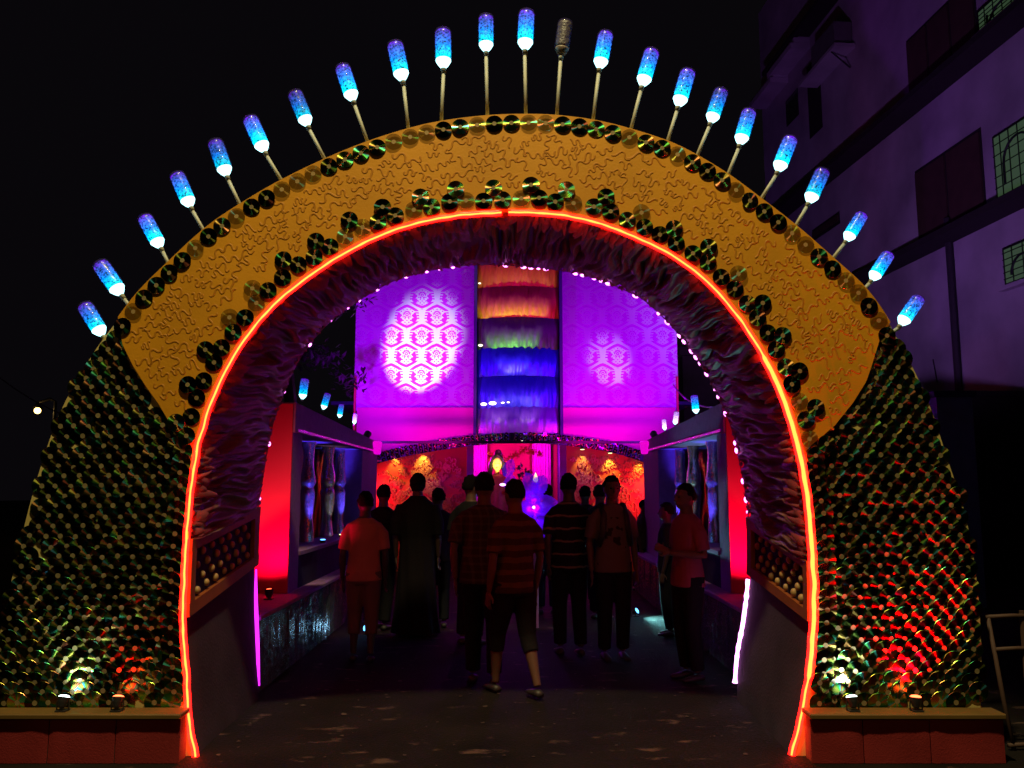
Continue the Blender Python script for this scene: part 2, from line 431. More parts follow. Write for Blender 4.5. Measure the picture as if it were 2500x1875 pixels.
M['lit_glass'] = mat('lit_glass', (0.06, 0.08, 0.06), 0.3, 0, 0.2, 2, 0, 1, 0.5, (0.45, 0.85, 0.42), 0.060)
M['grille'] = mat('iron_grille', (0.02, 0.02, 0.02), 0.6, 0.3)
M['ac'] = mat('grey_casing', (0.14, 0.13, 0.13), 0.6)
M['pipe'] = mat('drain_pipe', (0.035, 0.03, 0.035), 0.6)
M['rail'] = mat('bamboo_rail', (0.085, 0.042, 0.03), 0.7)
M['leaf'] = mat('dark_leaf', (0.02, 0.028, 0.014), 0.6)
M['bark'] = mat('bark', (0.07, 0.05, 0.04), 0.85)
M['olive'] = mat('olive_wall', (0.16, 0.17, 0.10), 0.85)
M['petal'] = None

# ------------------------------------------------------------------ ground
g = mk('ground', [(-60, -20, 0), (60, -20, 0), (60, 100, 0), (-60, 100, 0)], [(0, 1, 2, 3)], M['ground'], kind='structure')

rnd = random.Random(8)
bm = bmesh.new()
for k in range(420):                                            # scraps of paper, grit and trodden cloth
    x = rnd.uniform(-1.9, 1.9); y = rnd.uniform(3.6, 13.0); sz = rnd.choice((0.006, 0.009, 0.012, 0.016, 0.024)) * rnd.uniform(0.6, 1.3); a = rnd.uniform(0, 6.28); n = rnd.randint(4, 6)
    vs = [bm.verts.new((x + sz * rnd.uniform(0.5, 1.2) * math.cos(a + 2 * PI * i / n), y + sz * rnd.uniform(0.5, 1.2) * math.sin(a + 2 * PI * i / n), 0.004 + rnd.uniform(0, 0.006))) for i in range(n)]
    bm.faces.new(vs)
lit = mkbm('litter', bm, mat('scraps', (0.07, 0.045, 0.04), 0.9, 0, 0.5, 3), None, kind='stuff')

# ------------------------------------------------------------------ curves of the gate, in the 2212 px copy of the photograph
YF, YB = 5.0, 6.3
NEON = [(418, 1635), (405, 1560), (398, 1450), (391, 1340), (395, 1220), (404, 1100), (415, 1010), (432, 930), (460, 850),
        (500, 770), (545, 705), (600, 645), (670, 590), (740, 545), (820, 505), (900, 478), (980, 463), (1060, 456), (1090, 455),
        (1160, 456), (1230, 463), (1300, 480), (1370, 507), (1440, 540), (1500, 580), (1550, 625), (1600, 685), (1640, 745),
        (1675, 810), (1700, 870), (1720, 935), (1738, 1010), (1750, 1090), (1757, 1170), (1762, 1250), (1762, 1340),
        (1755, 1430), (1742, 1510), (1725, 1590), (1714, 1632)]
BACK = [(556, 1520), (550, 1390), (547, 1300), (548, 1210), (552, 1095), (560, 1040), (570, 980), (585, 910), (610, 840), (640, 775),
        (680, 720), (720, 680), (775, 642), (840, 605), (900, 585), (960, 573), (1030, 566), (1100, 567), (1150, 572),
        (1210, 578), (1285, 595), (1380, 635), (1430, 675), (1480, 730), (1530, 800), (1560, 860), (1585, 920), (1600, 980),
        (1612, 1040), (1622, 1110), (1624, 1240), (1614, 1340), (1600, 1420), (1592, 1540)]
OUTER = [(-45, 1700), (-30, 1545), (-5, 1390), (30, 1230), (75, 1050), (130, 890), (200, 765), (255, 690), (300, 632), (360, 572), (450, 490),
         (540, 430), (620, 385), (710, 342), (800, 306), (890, 278), (960, 263), (1050, 252), (1137, 249), (1210, 252),
         (1290, 263), (1370, 283), (1450, 310), (1510, 340), (1575, 380), (1640, 428), (1720, 490), (1800, 560), (1865, 620),
         (1910, 680), (1940, 735), (1975, 800), (2010, 880), (2050, 1000), (2085, 1110), (2110, 1250), (2120, 1400), (2118, 1545), (2110, 1700)]
CREST_L = [(240, 712), (268, 745), (290, 790), (318, 835), (345, 872), (372, 918), (400, 940), (428, 950)]
CREST_R = [(1728, 985), (1750, 962), (1800, 920), (1840, 870), (1868, 825), (1880, 790), (1897, 735), (1912, 690)]

def front(pts, n, Y): return cat_rom([D(x, y, Y) for x, y in pts], n)
neon_w = front(NEON, 400, YF)
back_w = front(BACK, 400, YB)
outer_w = front(OUTER, 300, YF)

def param(curve_pts, wpts, Y, marks):
    """piecewise parameter: marks are (t, pixel)"""
    out = []
    for t, px in marks:
        p = D(px[0], px[1], Y)
        out.append((t, min(range(len(wpts)), key=lambda i: (wpts[i] - p).length) / (len(wpts) - 1)))
    out[0] = (0.0, 0.0); out[-1] = (1.0, 1.0)
    return out
pf = param(NEON, neon_w, YF, [(0, NEON[0]), (0.12, (392, 1335)), (0.24, (400, 1165)), (0.5, (1085, 455)), (0.76, (1758, 1215)), (0.88, (1761, 1345)), (1, NEON[-1])])
pb = param(BACK, back_w, YB, [(0, BACK[0]), (0.12, (548, 1215)), (0.24, (552, 1092)), (0.5, (1085, 566)), (0.76, (1622, 1112)), (0.88, (1624, 1242)), (1, BACK[-1])])
def along(wpts, prm, t):
    for (t0, a), (t1, b) in zip(prm, prm[1:]):
        if t <= t1 + 1e-9:
            q = a + (b - a) * (t - t0) / (t1 - t0); break
    q = max(0, min(1, q)) * (len(wpts) - 1); i = min(int(q), len(wpts) - 2)
    return wpts[i].lerp(wpts[i + 1], q - i)
def soffit(t, s, h=0.0):
    """point of the inside of the arch: t round it, s from front to back, h towards the opening"""
    t = max(0, min(1, t))
    a = along(neon_w, pf, t); b = along(back_w, pb, t); p = a.lerp(b, s)
    if h:
        e = 0.004; t0, t1 = max(0, t - e), min(1, t + e)
        d = along(neon_w, pf, t1).lerp(along(back_w, pb, t1), s) - along(neon_w, pf, t0).lerp(along(back_w, pb, t0), s)
        n = Vector((d.z, 0, -d.x)); n.normalize()
        p = p + n * h
    return p

gate = thing('festival_gate', 'wide golden festival arch covered with mirror discs and dark gathered lining', 'gate', (0, 5.0, 0))

def ring_board(name, A, B, Y0, Y1, m, parent):
    """flat board between two lines of equal count, with thickness"""
    n = len(A); v, f = [], []
    for p, q in zip(A, B):
        v += [(p.x, Y0, p.z), (q.x, Y0, q.z), (q.x, Y1, q.z), (p.x, Y1, p.z)]
    for i in range(n - 1):
        for k in range(4): f.append((4 * i + k, 4 * i + (k + 1) % 4, 4 * i + 4 + (k + 1) % 4, 4 * i + 4 + k))
    f += [(3, 2, 1, 0), (4 * n - 4, 4 * n - 3, 4 * n - 2, 4 * n - 1)]
    bm = bmesh.new(); vs = [bm.verts.new(p) for p in v]
    for q in f:
        if len({tuple(round(c, 5) for c in v[k]) for k in q}) > 2: bm.faces.new([vs[k] for k in q])
    return mkbm(name, bm, m, parent)
def pick(line, n): return [line[min(len(line) - 1, round(i * (len(line) - 1) / n))] for i in range(n + 1)]
ring_board('face_board', pick(outer_w, 200), pick(neon_w, 200), YF + 0.002, YF + 0.06, M['wing_board'], gate)
o_l = min(range(301), key=lambda i: (outer_w[i] - D(262, 682, YF)).length)
o_r = min(range(301), key=lambda i: (outer_w[i] - D(1918, 693, YF)).length)
n_l = min(range(401), key=lambda i: (neon_w[i] - D(430, 942, YF)).length)
n_r = min(range(401), key=lambda i: (neon_w[i] - D(1732, 982, YF)).length)
inner_line = [outer_w[o_l]] + [D(x, y, YF) for x, y in CREST_L[1:]] + neon_w[n_l + 1:n_r] + [D(x, y, YF) for x, y in CREST_R[:-1]] + [outer_w[o_r]]
def even(line, n):
    L = [0]
    for a, b in zip(line, line[1:]): L.append(L[-1] + (b - a).length)
    out = []; j = 0
    for i in range(n + 1):
        d = L[-1] * i / n
        while j < len(L) - 2 and L[j + 1] < d: j += 1
        out.append(line[j].lerp(line[j + 1], (d - L[j]) / max(1e-9, L[j + 1] - L[j])))
    return out
ca, cb = even(outer_w[o_l:o_r + 1], 240), even(inner_line, 240)
ring_board('crest_panel', ca, cb, YF - 0.022, YF, M['gold'], gate)
crest_poly = ca[::2] + cb[::-2]
crest2 = [(p.x, p.z) for p in crest_poly]

# outer shell, inner shell and back board of the arch
v, f = [], []
for i in range(0, 301, 4):
    p = outer_w[i]; v += [Vector((p.x, YF + 0.06, p.z)), Vector((p.x, YB, p.z))]
for i in range(len(v) // 2 - 1): f.append((2 * i, 2 * i + 1, 2 * i + 3, 2 * i + 2))
mk('outer_shell', v, f, M['board'], gate)
v, f = [], []
for i in range(161):
    t = i / 160; v += [soffit(t, 0.02, -0.05), soffit(t, 0.99, -0.05)]
for i in range(160): f.append((2 * i, 2 * i + 1, 2 * i + 3, 2 * i + 2))
mk('inner_shell', v, f, M['board'], gate)
ring_board('back_board', pick(outer_w, 200), [soffit(i / 200, 1.0, -0.03) for i in range(201)], YB - 0.03, YB - 0.001, M['board'], gate)

# gathered dark lining with deep folds running from front to back
NT, NS = 760, 26
v, f = [], []
for i in range(NT + 1):
    t = 0.235 + 0.53 * i / NT
    arc = t * 11.5
    for j in range(NS + 1):
        s = j / NS
        wv = noise.noise(Vector((arc * 2.2, s * 3.0, 3.1))) * 1.5 + noise.noise(Vector((arc * 7, s * 6, 9))) * 0.35
        rr = noise.noise(Vector((arc * 11 + wv * 0.8, s * 1.3, 0))) * 0.6 + noise.noise(Vector((arc * 27 + wv * 1.3, s * 2.0, 5))) * 0.45
        d = 0.004 + 0.085 * max(0.0, 1 - abs(rr) * 3.4) ** 0.8
        d = max(0.003, d) * (0.35 + 0.65 * math.sin(PI * min(1, s * 0.92 + 0.08)))
        p = soffit(t, s * 0.985 + 0.01, d)
        if s > 0.9: p.y += noise.noise(Vector((arc * 16, 2, 0))) * 0.05 * (s - 0.9) * 10
        v.append(p)
for i in range(NT):
    for j in range(NS):
        a = i * (NS + 1) + j; f.append((a, a + 1, a + NS + 2, a + NS + 1))
mk('gathered_lining', v, f, M['lining'], gate, smooth=True)

def tatters(name, n, t0, t1, s0, direction, lmin, lmax, m, wmin=0.012, wmax=0.035):
    bm = bmesh.new()
    for k in range(n):
        t = t0 + (t1 - t0) * (k + random.random()) / n
        L = random.uniform(lmin, lmax); wd = random.uniform(wmin, wmax) / 11.0
        bend = random.uniform(-0.02, 0.02); lift = random.uniform(0.005, 0.075) * (1 if s0 < 0.5 else 0.35)
        rows = []
        for q in range(5):
            u = q / 4
            s = s0 + direction * L * u / (YB - YF)
            wq = wd * (1 - u ** 1.5) + 0.00005
            h = 0.012 + lift * math.sin(u * 2.2) + 0.01 * noise.noise(Vector((k * 3.3, u * 4, 0)))
            rows.append([bm.verts.new(soffit(t + bend * u * 0.25 + x * wq, s, h + y)) for x, y in ((-1, 0), (0, 0.012 * (1 - u)), (1, 0))])
        for a, b in zip(rows, rows[1:]):
            for c in range(2): bm.faces.new((a[c], a[c + 1], b[c + 1], b[c]))
    mkbm(name, bm, m, gate, kind='stuff', smooth=True, fix=False)
tatters('fringe', 330, 0.235, 0.765, 0.015, 1, 0.10, 0.30, M['tatter'])
tatters('back_fringe', 230, 0.24, 0.76, 0.95, 1, 0.05, 0.10, M['tatter_pale'], 0.008, 0.022)

# studded panels and plain cloth on the lower walls of the passage
def wall_piece(name, t0, t1, s0, s1, h0, h1, m, nt=10, ns=10, parent=None, curve=0.0):
    bm = bmesh.new(); grid = {}
    for k, h in enumerate((h0, h1)):
        for i in range(nt + 1):
            for j in range(ns + 1):
                s = s0 + (s1 - s0) * j / ns
                grid[k, i, j] = bm.verts.new(soffit(t0 + (t1 - t0) * i / nt, s, h))
    for i in range(nt):
        for j in range(ns):
            for k in (0, 1): bm.faces.new((grid[k, i, j], grid[k, i + 1, j], grid[k, i + 1, j + 1], grid[k, i, j + 1]))
    for i in range(nt):
        for j in (0, ns): bm.faces.new((grid[0, i, j], grid[0, i + 1, j], grid[1, i + 1, j], grid[1, i, j]))
    for j in range(ns):
        for i in (0, nt): bm.faces.new((grid[0, i, j], grid[0, i, j + 1], grid[1, i, j + 1], grid[1, i, j]))
    return mkbm(name, bm, m, parent or gate)
stud_bm = bmesh.new(); ball(stud_bm, (0, 0, 0), (0.021, 0.021, 0.025), 12, 8)
stud_me = bpy.data.meshes.new('stud'); stud_bm.to_mesh(stud_me); stud_bm.free()
stud_me.materials.append(M['stud']); stud_me.polygons.foreach_set('use_smooth', [True] * len(stud_me.polygons))
for side, (ta, tb) in enumerate(((0.12, 0.24), (0.88, 0.76))):
    pan = wall_piece('studded_panel', ta, tb, 0.02, 0.98, -0.01, 0.015, M['navy'])
    dt = (tb - ta)
    for a, b_, s0, s1 in ((0.0, 0.17, 0.01, 0.99), (0.84, 1.0, 0.01, 0.99), (0.17, 0.84, 0.90, 0.985), (0.17, 0.84, 0.015, 0.07)):
        wall_piece('panel_frame', ta + dt * a, ta + dt * b_, s0, s1, 0.0155, 0.045, M['band'], 4, 8, parent=pan)
    for row in range(4):
        for c in range(7):
            s = 0.135 + 0.115 * c + (0.055 if row % 2 else 0)
            if s > 0.87: continue
            p = soffit(ta + dt * (0.26 + 0.165 * row + random.uniform(-0.012, 0.012)), s + random.uniform(-0.008, 0.008), 0.022)
            o = bpy.data.objects.new('stud', stud_me); COL.objects.link(o); o.location = p; hook(o, pan)
            o.scale = [random.uniform(0.9, 1.12)] * 3
    wall_piece('wall_cloth', 0.0 if side == 0 else 1.0, ta, 0.005, 0.99, -0.01, 0.012, M['plum'], 30, 14)

# ------------------------------------------------------------------ discs
def disc_mesh(hub):
    me = bpy.data.meshes.new('mirror_disc'); n = 24; v, f, uv = [], [], []
    prof = [(0.0150, 0.0), (0.0595, 0.0), (0.0600, 0.0006), (0.0600, 0.0014)]
    for r, d in prof:
        for k in range(n):
            a = 2 * PI * k / n; v.append((r * math.cos(a), d - 0.0014, r * math.sin(a)))
    for q in range(len(prof) - 1):
        for k in range(n):
            f.append((q * n + k, q * n + (k + 1) % n, (q + 1) * n + (k + 1) % n, (q + 1) * n + k))
    ih = len(v)
    for k in range(n):                                         # clear hub ring
        a = 2 * PI * k / n; v.append((0.0012 * math.cos(a), -0.0012, 0.0012 * math.sin(a)))
    for k in range(n): f.append((ih + k, ih + (k + 1) % n, (k + 1) % n, k))
    me.from_pydata(v, [], f); me.update()
    ul = me.uv_layers.new(name='UVMap')
    for p in me.polygons:
        base = (p.index % n)
        for li, vi in zip(p.loop_indices, p.vertices):
            k = vi % n
            if base == n - 1 and k == 0: k = n
            co = me.vertices[vi].co
            ul.data[li].uv = (k / n, math.hypot(co.x, co.z) * 10)
        p.material_index = 1 if p.index >= n * (len(prof) - 1) else 0
    me.materials.append(M['disc']); me.materials.append(M[hub])
    return me
DISC = disc_mesh('hub')
DISC_C = disc_mesh('hub'); DISC_C.materials[0] = M['disc_clear']
spots = []                                                     # (priority, x, y, z)
def offset_line(wp, d, pitch, i0, i1, Y):
    """points along a curve, shifted sideways by d, pitch apart"""
    out = []; acc = 0.0; nxt = pitch * 0.4
    for i in range(i0, i1):
        a, b = wp[i], wp[i + 1]; L = (b - a).length; t = (b - a).normalized(); n = Vector((t.z, 0, -t.x))
        while acc + L >= nxt:
            q = a.lerp(b, (nxt - acc) / L) + n * d; out.append((Vector((q.x, Y, q.z)), n)); nxt += pitch
        acc += L
    return out
for p, n in offset_line(outer_w, 0.064, 0.1115, o_l - 2, o_r + 3, YF - 0.030): spots.append((0, p))
row = offset_line(neon_w, -0.068, 0.1105, n_l - 2, n_r + 2, YF - 0.030)
k = 0
while k < len(row):
    p, n = row[k]; jit = Vector((random.uniform(-.012, .012), 0, random.uniform(-.012, .012)))
    spots.append((0, p + jit * 0.8))
    if k % 2 == 1:
        q = (row[k - 1][0] + p) * 0.5 - n * 0.080; q.y = YF - 0.0335
        spots.append((0, q + jit))
    k += 1
neon_d = [(p.x, p.z) for p in neon_w]; outer_d = [(p.x, p.z) for p in outer_w]
wings = []
for side in (0, 1):
    if side == 0:
        poly = outer_w[:o_l + 1] + [D(x, y, YF) for x, y in CREST_L] + neon_w[n_l::-1]
    else:
        poly = outer_w[:o_r - 1:-1] + [D(x, y, YF) for x, y in CREST_R[::-1]] + neon_w[n_r:]
    pol = [(p.x, p.z) for p in poly]
    px_, pz_ = 0.0885, 0.0600; rows_ = 0; z = 0.30; xo = neon_w[200].x - 3.0
    while z < 3.0:
        for k in range(70):
            x = xo + px_ * (k + 0.5 * (rows_ % 2))
            if inside(x, z, pol) and dist_poly(x, z, neon_d) > 0.036 and dist_poly(x, z, outer_d) > 0.022 and not (inside(x, z, crest2) and dist_poly(x, z, crest2) > 0.030):
                if random.random() > 0.025: wings.append((1, Vector((x + random.gauss(0, .005), YF - 0.006, z + random.gauss(0, .005)))))
        z += pz_; rows_ += 1
for i0, i1 in ((0, n_l - 2), (n_r + 2, 399)):
    for p, n in offset_line(neon_w, -0.060, 0.070, i0, i1, YF - 0.014):
        if p.z > 0.34: wings.append((1, p + Vector((random.gauss(0, .004), 0, random.gauss(0, .006)))))
allspots = spots + sorted(wings, key=lambda s: -s[1].z)
rest = []
for n_, (pr, p) in enumerate(allspots):
    o = bpy.data.objects.new('disc', DISC_C if (not pr and random.random() < 0.33) else DISC) if n_ < 300 else None
    rot = Matrix.Rotation(random.gauss(0, 0.035), 4, 'X') @ Matrix.Rotation(random.gauss(0, 0.035), 4, 'Z')
    if pr: rot = Matrix.Rotation(0.058 + random.gauss(0, 0.022), 4, 'X') @ Matrix.Rotation(0.024 + random.gauss(0, 0.020), 4, 'Z')
    if o:
        COL.objects.link(o); o.location = p; o.rotation_euler = rot.to_euler(); hook(o, gate)
        if not pr: o.scale = (0.91, 1, 0.91)
    else: rest.append(Matrix.Translation(p) @ rot)
if rest:
    bm = bmesh.new()
    for mt in rest:
        i0 = len(bm.verts); bm.from_mesh(DISC); bm.verts.ensure_lookup_table()
        bmesh.ops.transform(bm, matrix=mt, verts=bm.verts[i0:])
    me = bpy.data.meshes.new('lower_discs'); bm.to_mesh(me); bm.free()
    me.materials.append(M['disc']); me.materials.append(M['hub'])
    o = link('disc_field', me, None, gate, 'stuff')
N_DISC = len(allspots)

# ------------------------------------------------------------------ raised squiggles on the golden crest
def squiggle_mesh(seed, length=0.140, amp=0.022, wd=0.0068, ht=0.0020):
    rnd = random.Random(seed); n = 34; pts = []; ang = rnd.uniform(-0.3, 0.3); p = Vector((0, 0, 0)); ph = rnd.uniform(0, 6.28); fr = rnd.uniform(0.22, 0.42); am = rnd.uniform(1.15, 1.75)
    for i in range(n):
        pts.append(p.copy())
        a = ang + math.sin(ph + i * fr + 0.4 * math.sin(i * 0.21 + seed)) * am
        p += Vector((math.cos(a), 0, math.sin(a))) * (length / n * 1.35)
    c = sum(pts, Vector()) / n; pts = [q - c for q in pts]
    v, f = [], []
    for i, q in enumerate(pts):
        t = (pts[min(n - 1, i + 1)] - pts[max(0, i - 1)]).normalized(); s = Vector((-t.z, 0, t.x))
        e = 0.5 if i in (0, n - 1) else 1.0
        v += [q + s * wd * e, q + s * wd * 0.5 * e + Vector((0, -ht * e, 0)), q - s * wd * 0.5 * e + Vector((0, -ht * e, 0)), q - s * wd * e]
    for i in range(n - 1):
        for k in range(3): f.append((4 * i + k, 4 * i + k + 1, 4 * i + k + 5, 4 * i + k + 4))
    me = bpy.data.meshes.new('squiggle'); me.from_pydata([tuple(a) for a in v], [], f); me.update()
    return me
SQ = [squiggle_mesh(i) for i in range(14)]
for me in SQ: me.materials.append(M['gold_relief'])
disc_xy = [(p.x, p.z) for _, p in spots]
placed = []; tries = 0; left_over = []
while tries < 16000 and len(placed) < 1150:
    tries += 1
    x = random.uniform(-2.5, 2.5); z = random.uniform(1.7, 4.0)
    if not inside(x, z, crest2) or dist_poly(x, z, crest2) < 0.05: continue
    if any((x - a) ** 2 + (z - b) ** 2 < 0.0095 for a, b in disc_xy): continue
    if any(((x - a) / 0.080) ** 2 + ((z - b) / 0.047) ** 2 < 1 for a, b in placed): continue
    placed.append((x, z))
for i, (x, z) in enumerate(placed):
    mt = Matrix.Translation((x, YF - 0.0225, z)) @ Matrix.Rotation(random.gauss(0, 0.45), 4, 'Y') @ Matrix.Diagonal((random.choice((-1, 1)) * random.uniform(0.8, 1.1), 1, random.uniform(0.85, 1.15), 1))
    if i < 300:
        o = bpy.data.objects.new('squiggle', SQ[i % 14]); COL.objects.link(o)
        o.matrix_world = mt; o.parent = gate; o.matrix_parent_inverse = Matrix.Translation(gate.location).inverted()
    else: left_over.append((mt, SQ[i % 14]))
if left_over:
    bm = bmesh.new()
    for mt, me in left_over:
        i0 = len(bm.verts); bm.from_mesh(me); bm.verts.ensure_lookup_table()
        bmesh.ops.transform(bm, matrix=mt, verts=bm.verts[i0:])
    mkbm('squiggle_field', bm, M['gold_relief'], gate, kind='stuff', fix=False)

# ------------------------------------------------------------------ rope lights
def rope(label, i0, i1):
    pts = []
    for i in range(i0, i1 + 1):
        a_ = neon_w[max(0, i - 1)]; b_ = neon_w[min(400, i + 1)]; t_ = (b_ - a_).normalized()
        p = neon_w[i] + Vector((t_.z, 0, -t_.x)) * 0.016; p.y = YF - 0.012 + 0.004 * noise.noise(Vector((i * 0.3, 1, 0)))
        p.x += 0.006 * noise.noise(Vector((i * 0.21, 5, 0))); p.z += 0.006 * noise.noise(Vector((i * 0.21, 9, 0)))
        pts.append(p)
    r = thing('rope_light', label, 'rope light', (pts[0].x, YF, 0), 'red rope lights round the opening')
    bm = bmesh.new(); tube(bm, pts, [0.0056 + (0.006 if 290 < i + i0 < 380 else 0) + 0.0025 * noise.noise(Vector((i * 0.35, 0, 2))) for i in range(len(pts))], 7); mkbm('glowing_core', bm, M['neon_core'], r, smooth=True)
    bm = bmesh.new(); tube(bm, pts, [0.0200 + (0.006 if 290 < i + i0 < 380 else 0) for i in range(len(pts))], 9); mkbm('halo_sleeve', bm, M['neon_tube'], r, smooth=True)  # glowing sleeve widened to stand in for the rope's red halo
    return r
apex = min(range(401), key=lambda i: (neon_w[i] - D(1088, 455, YF)).length)
rope('orange red rope light round the left half of the arch opening', 0, apex - 1)
rope('orange red rope light round the right half of the arch opening', apex + 1, 400)

led = thing('led_string', 'string of pink lights along the rear edge of the dark arch lining', 'string lights', (back_w[0].x, YB, 0))
pts = [soffit(0.13 + 0.74 * i / 200, 1.0, 0.012) + Vector((0, 0.03, 0)) for i in range(201)]
bm = bmesh.new(); tube(bm, pts, 0.005, 6); mkbm('cord', bm, M['cable'], led)
bb = bmesh.new(); ball(bb, (0, 0, 0), (0.017, 0.010, 0.009), 8, 6); bulb_me = bpy.data.meshes.new('led_bulb'); bb.to_mesh(bulb_me); bb.free(); bulb_me.materials.append(M['pink_led'])
t = 0.245
while t < 0.765:
    o = bpy.data.objects.new('led_bulb', bulb_me); COL.objects.link(o)
    o.location = soffit(t, 1.0, 0.02) + Vector((0, 0.03, 0)); d = soffit(t + 0.004, 1, 0.02) - soffit(t - 0.004, 1, 0.02)
    o.rotation_euler = (0, -math.atan2(d.z, d.x), 0); o.scale = [random.uniform(0.55, 1.35) * (1.15 if t > 0.5 else 0.8)] * 3
    hook(o, led); t += random.choice((0.005, 0.008, 0.012, 0.02)) * (1.0 if t > 0.48 else 1.8)
bm = bmesh.new(); tube(bm, [soffit(0.885 + 0.09 * i / 24, 1.0, 0.028) + Vector((0, 0.0, 0)) for i in range(25)], [0.015 + 0.009 * noise.noise(Vector((i * .9, 0, 0))) for i in range(25)], 8); mkbm('led_tube', bm, M['pink_hot'], led, smooth=True)
bm = bmesh.new(); tube(bm, [soffit(0.015 + 0.10 * i / 20, 1.0, 0.02) for i in range(21)], [0.006 + 0.011 * math.sin(PI * i / 20) for i in range(21)], 8); mkbm('led_tube', bm, M['pink_tube'], led, smooth=True)

# ------------------------------------------------------------------ bottle lamps
def lathe(prof, n=18):
    bm = bmesh.new(); rings = []
    for z, r in prof:
        rings.append([bm.verts.new((r * math.cos(2 * PI * k / n), r * math.sin(2 * PI * k / n), z)) for k in range(n)])
    for a, b in zip(rings, rings[1:]):
        for k in range(n): bm.faces.new((a[k], a[(k + 1) % n], b[(k + 1) % n], b[k]))
    bm.faces.new(rings[0][::-1]); bm.faces.new(rings[-1])
    bmesh.ops.recalc_face_normals(bm, faces=bm.faces)
    return bm
def bm_mesh(name, bm, m):
    me = bpy.data.meshes.new(name); bm.to_mesh(me); bm.free(); me.materials.append(m)
    me.polygons.foreach_set('use_smooth', [True] * len(me.polygons)); return me
shell_me = bm_mesh('bottle_shell', lathe([(0.062, 0.043), (0.075, 0.0515), (0.12, 0.052), (0.125, 0.050), (0.13, 0.052), (0.18, 0.052), (0.185, 0.050), (0.19, 0.052), (0.255, 0.052), (0.275, 0.046), (0.286, 0.032), (0.288, 0.01)]), M['bottle'])
def fill_mesh(m):
    bm = lathe([(0.060, 0.036), (0.075, 0.045)] + [(0.075 + 0.013 * i, 0.045) for i in range(1, 15)] + [(0.270, 0.036), (0.276, 0.01)], 20)
    for v in bm.verts:
        nz = noise.noise(v.co * 70) * 0.005 + noise.noise(v.co * 160) * 0.003
        l = math.hypot(v.co.x, v.co.y); 
        if l > 0.012: v.co.x *= 1 + nz / l; v.co.y *= 1 + nz / l
    return bm_mesh('filling', bm, m)
fill_me = fill_mesh(M['fill']); fill_off_me = fill_mesh(M['fill_off']); fill_pale_me = fill_mesh(M['fill_pale'])
NECK = [(0.0, 0.016), (0.012, 0.017), (0.014, 0.024), (0.03, 0.034), (0.052, 0.045), (0.0615, 0.045)]
neck_me = bm_mesh('neck', lathe(NECK), M['neck']); neck_off_me = bm_mesh('neck', lathe(NECK), M['neck_off'])
cap_me = bm_mesh('cap', lathe([(-0.032, 0.015), (-0.004, 0.016), (-0.001, 0.016)], 12), M['stick'])
BL_GROUP = 'bottle lamps on sticks along the arch'
def bottle(top, neck, base, Y, label, group, lit=True, pale=False, length=None):
    a, b = P(neck[0] * S, neck[1] * S, Y), P(top[0] * S, top[1] * S, Y)
    ax = (b - a); L = ax.length; ax.normalize()
    sc_ = L / 0.288
    r = thing('bottle_lamp', label, 'bottle lamp', a if base is None else P(base[0] * S, base[1] * S, Y), group)
    q = ax.to_track_quat('Z', 'Y')
    for nm, me in (('bottle', shell_me), ('filling', (fill_pale_me if pale else fill_me) if lit else fill_off_me), ('neck', neck_me if lit else neck_off_me), ('cap', cap_me)):
        o = bpy.data.objects.new(nm, me); COL.objects.link(o); o.location = a; o.rotation_mode = 'QUATERNION'; o.rotation_quaternion = q
        o.scale = (sc_ * 1.15, sc_ * 1.15, sc_); hook(o, r)
    if base is not None:
        bm = bmesh.new(); tube(bm, [P(base[0] * S, base[1] * S, Y), a - ax * 0.03 * sc_], 0.0115, 8); mkbm('stick', bm, M['stick'], r, smooth=True)
    return r
BOT = [((180, 655), (222, 725), (243, 748)), ((213, 565), (262, 637), (285, 668)), ((310, 465), (347, 535), (369, 580)), ((380, 373), (412, 447), (448, 512)),
       ((463, 302), (490, 380), (524, 454)), ((538, 252), (572, 328), (612, 396)), ((635, 197), (665, 272), (705, 350)), ((738, 140), (763, 218), (796, 312)),
       ((852, 90), (870, 175), (883, 286)), ((957, 62), (958, 148), (953, 268)), ((1050, 32), (1050, 112), (1053, 258)), ((1138, 22), (1134, 108), (1136, 257)),
       ((1222, 44), (1212, 122), (1202, 258)), ((1310, 68), (1295, 148), (1280, 268)), ((1410, 106), (1387, 186), (1360, 290)), ((1488, 150), (1465, 230), (1438, 318)),
       ((1560, 192), (1535, 265), (1500, 350)), ((1620, 236), (1598, 312), (1568, 388)), ((1710, 295), (1680, 370), (1640, 436)), ((1780, 365), (1747, 438), (1715, 494)),
       ((1865, 460), (1828, 520), (1795, 563)), ((1922, 545), (1883, 605), (1862, 630)), ((1988, 640), (1945, 702), (1922, 722))]
ORD = ['first', 'second', 'third', 'fourth', 'fifth', 'sixth', 'seventh', 'eighth', 'ninth', 'tenth', 'eleventh', 'twelfth']
for i, (tp, nk, bs) in enumerate(BOT):
    if i == 12: lb = 'unlit grey bottle lamp between the lit blue bottles along the arch'
    elif i < 12: lb = 'glowing blue bottle lamp, %s of the arch row counted from the left' % ORD[i]
    else: lb = 'glowing blue bottle lamp, %s of the arch row counted from the right' % ORD[22 - i]
    bottle(tp, nk, bs, YF + 0.03, lb, BL_GROUP, lit=i != 12)

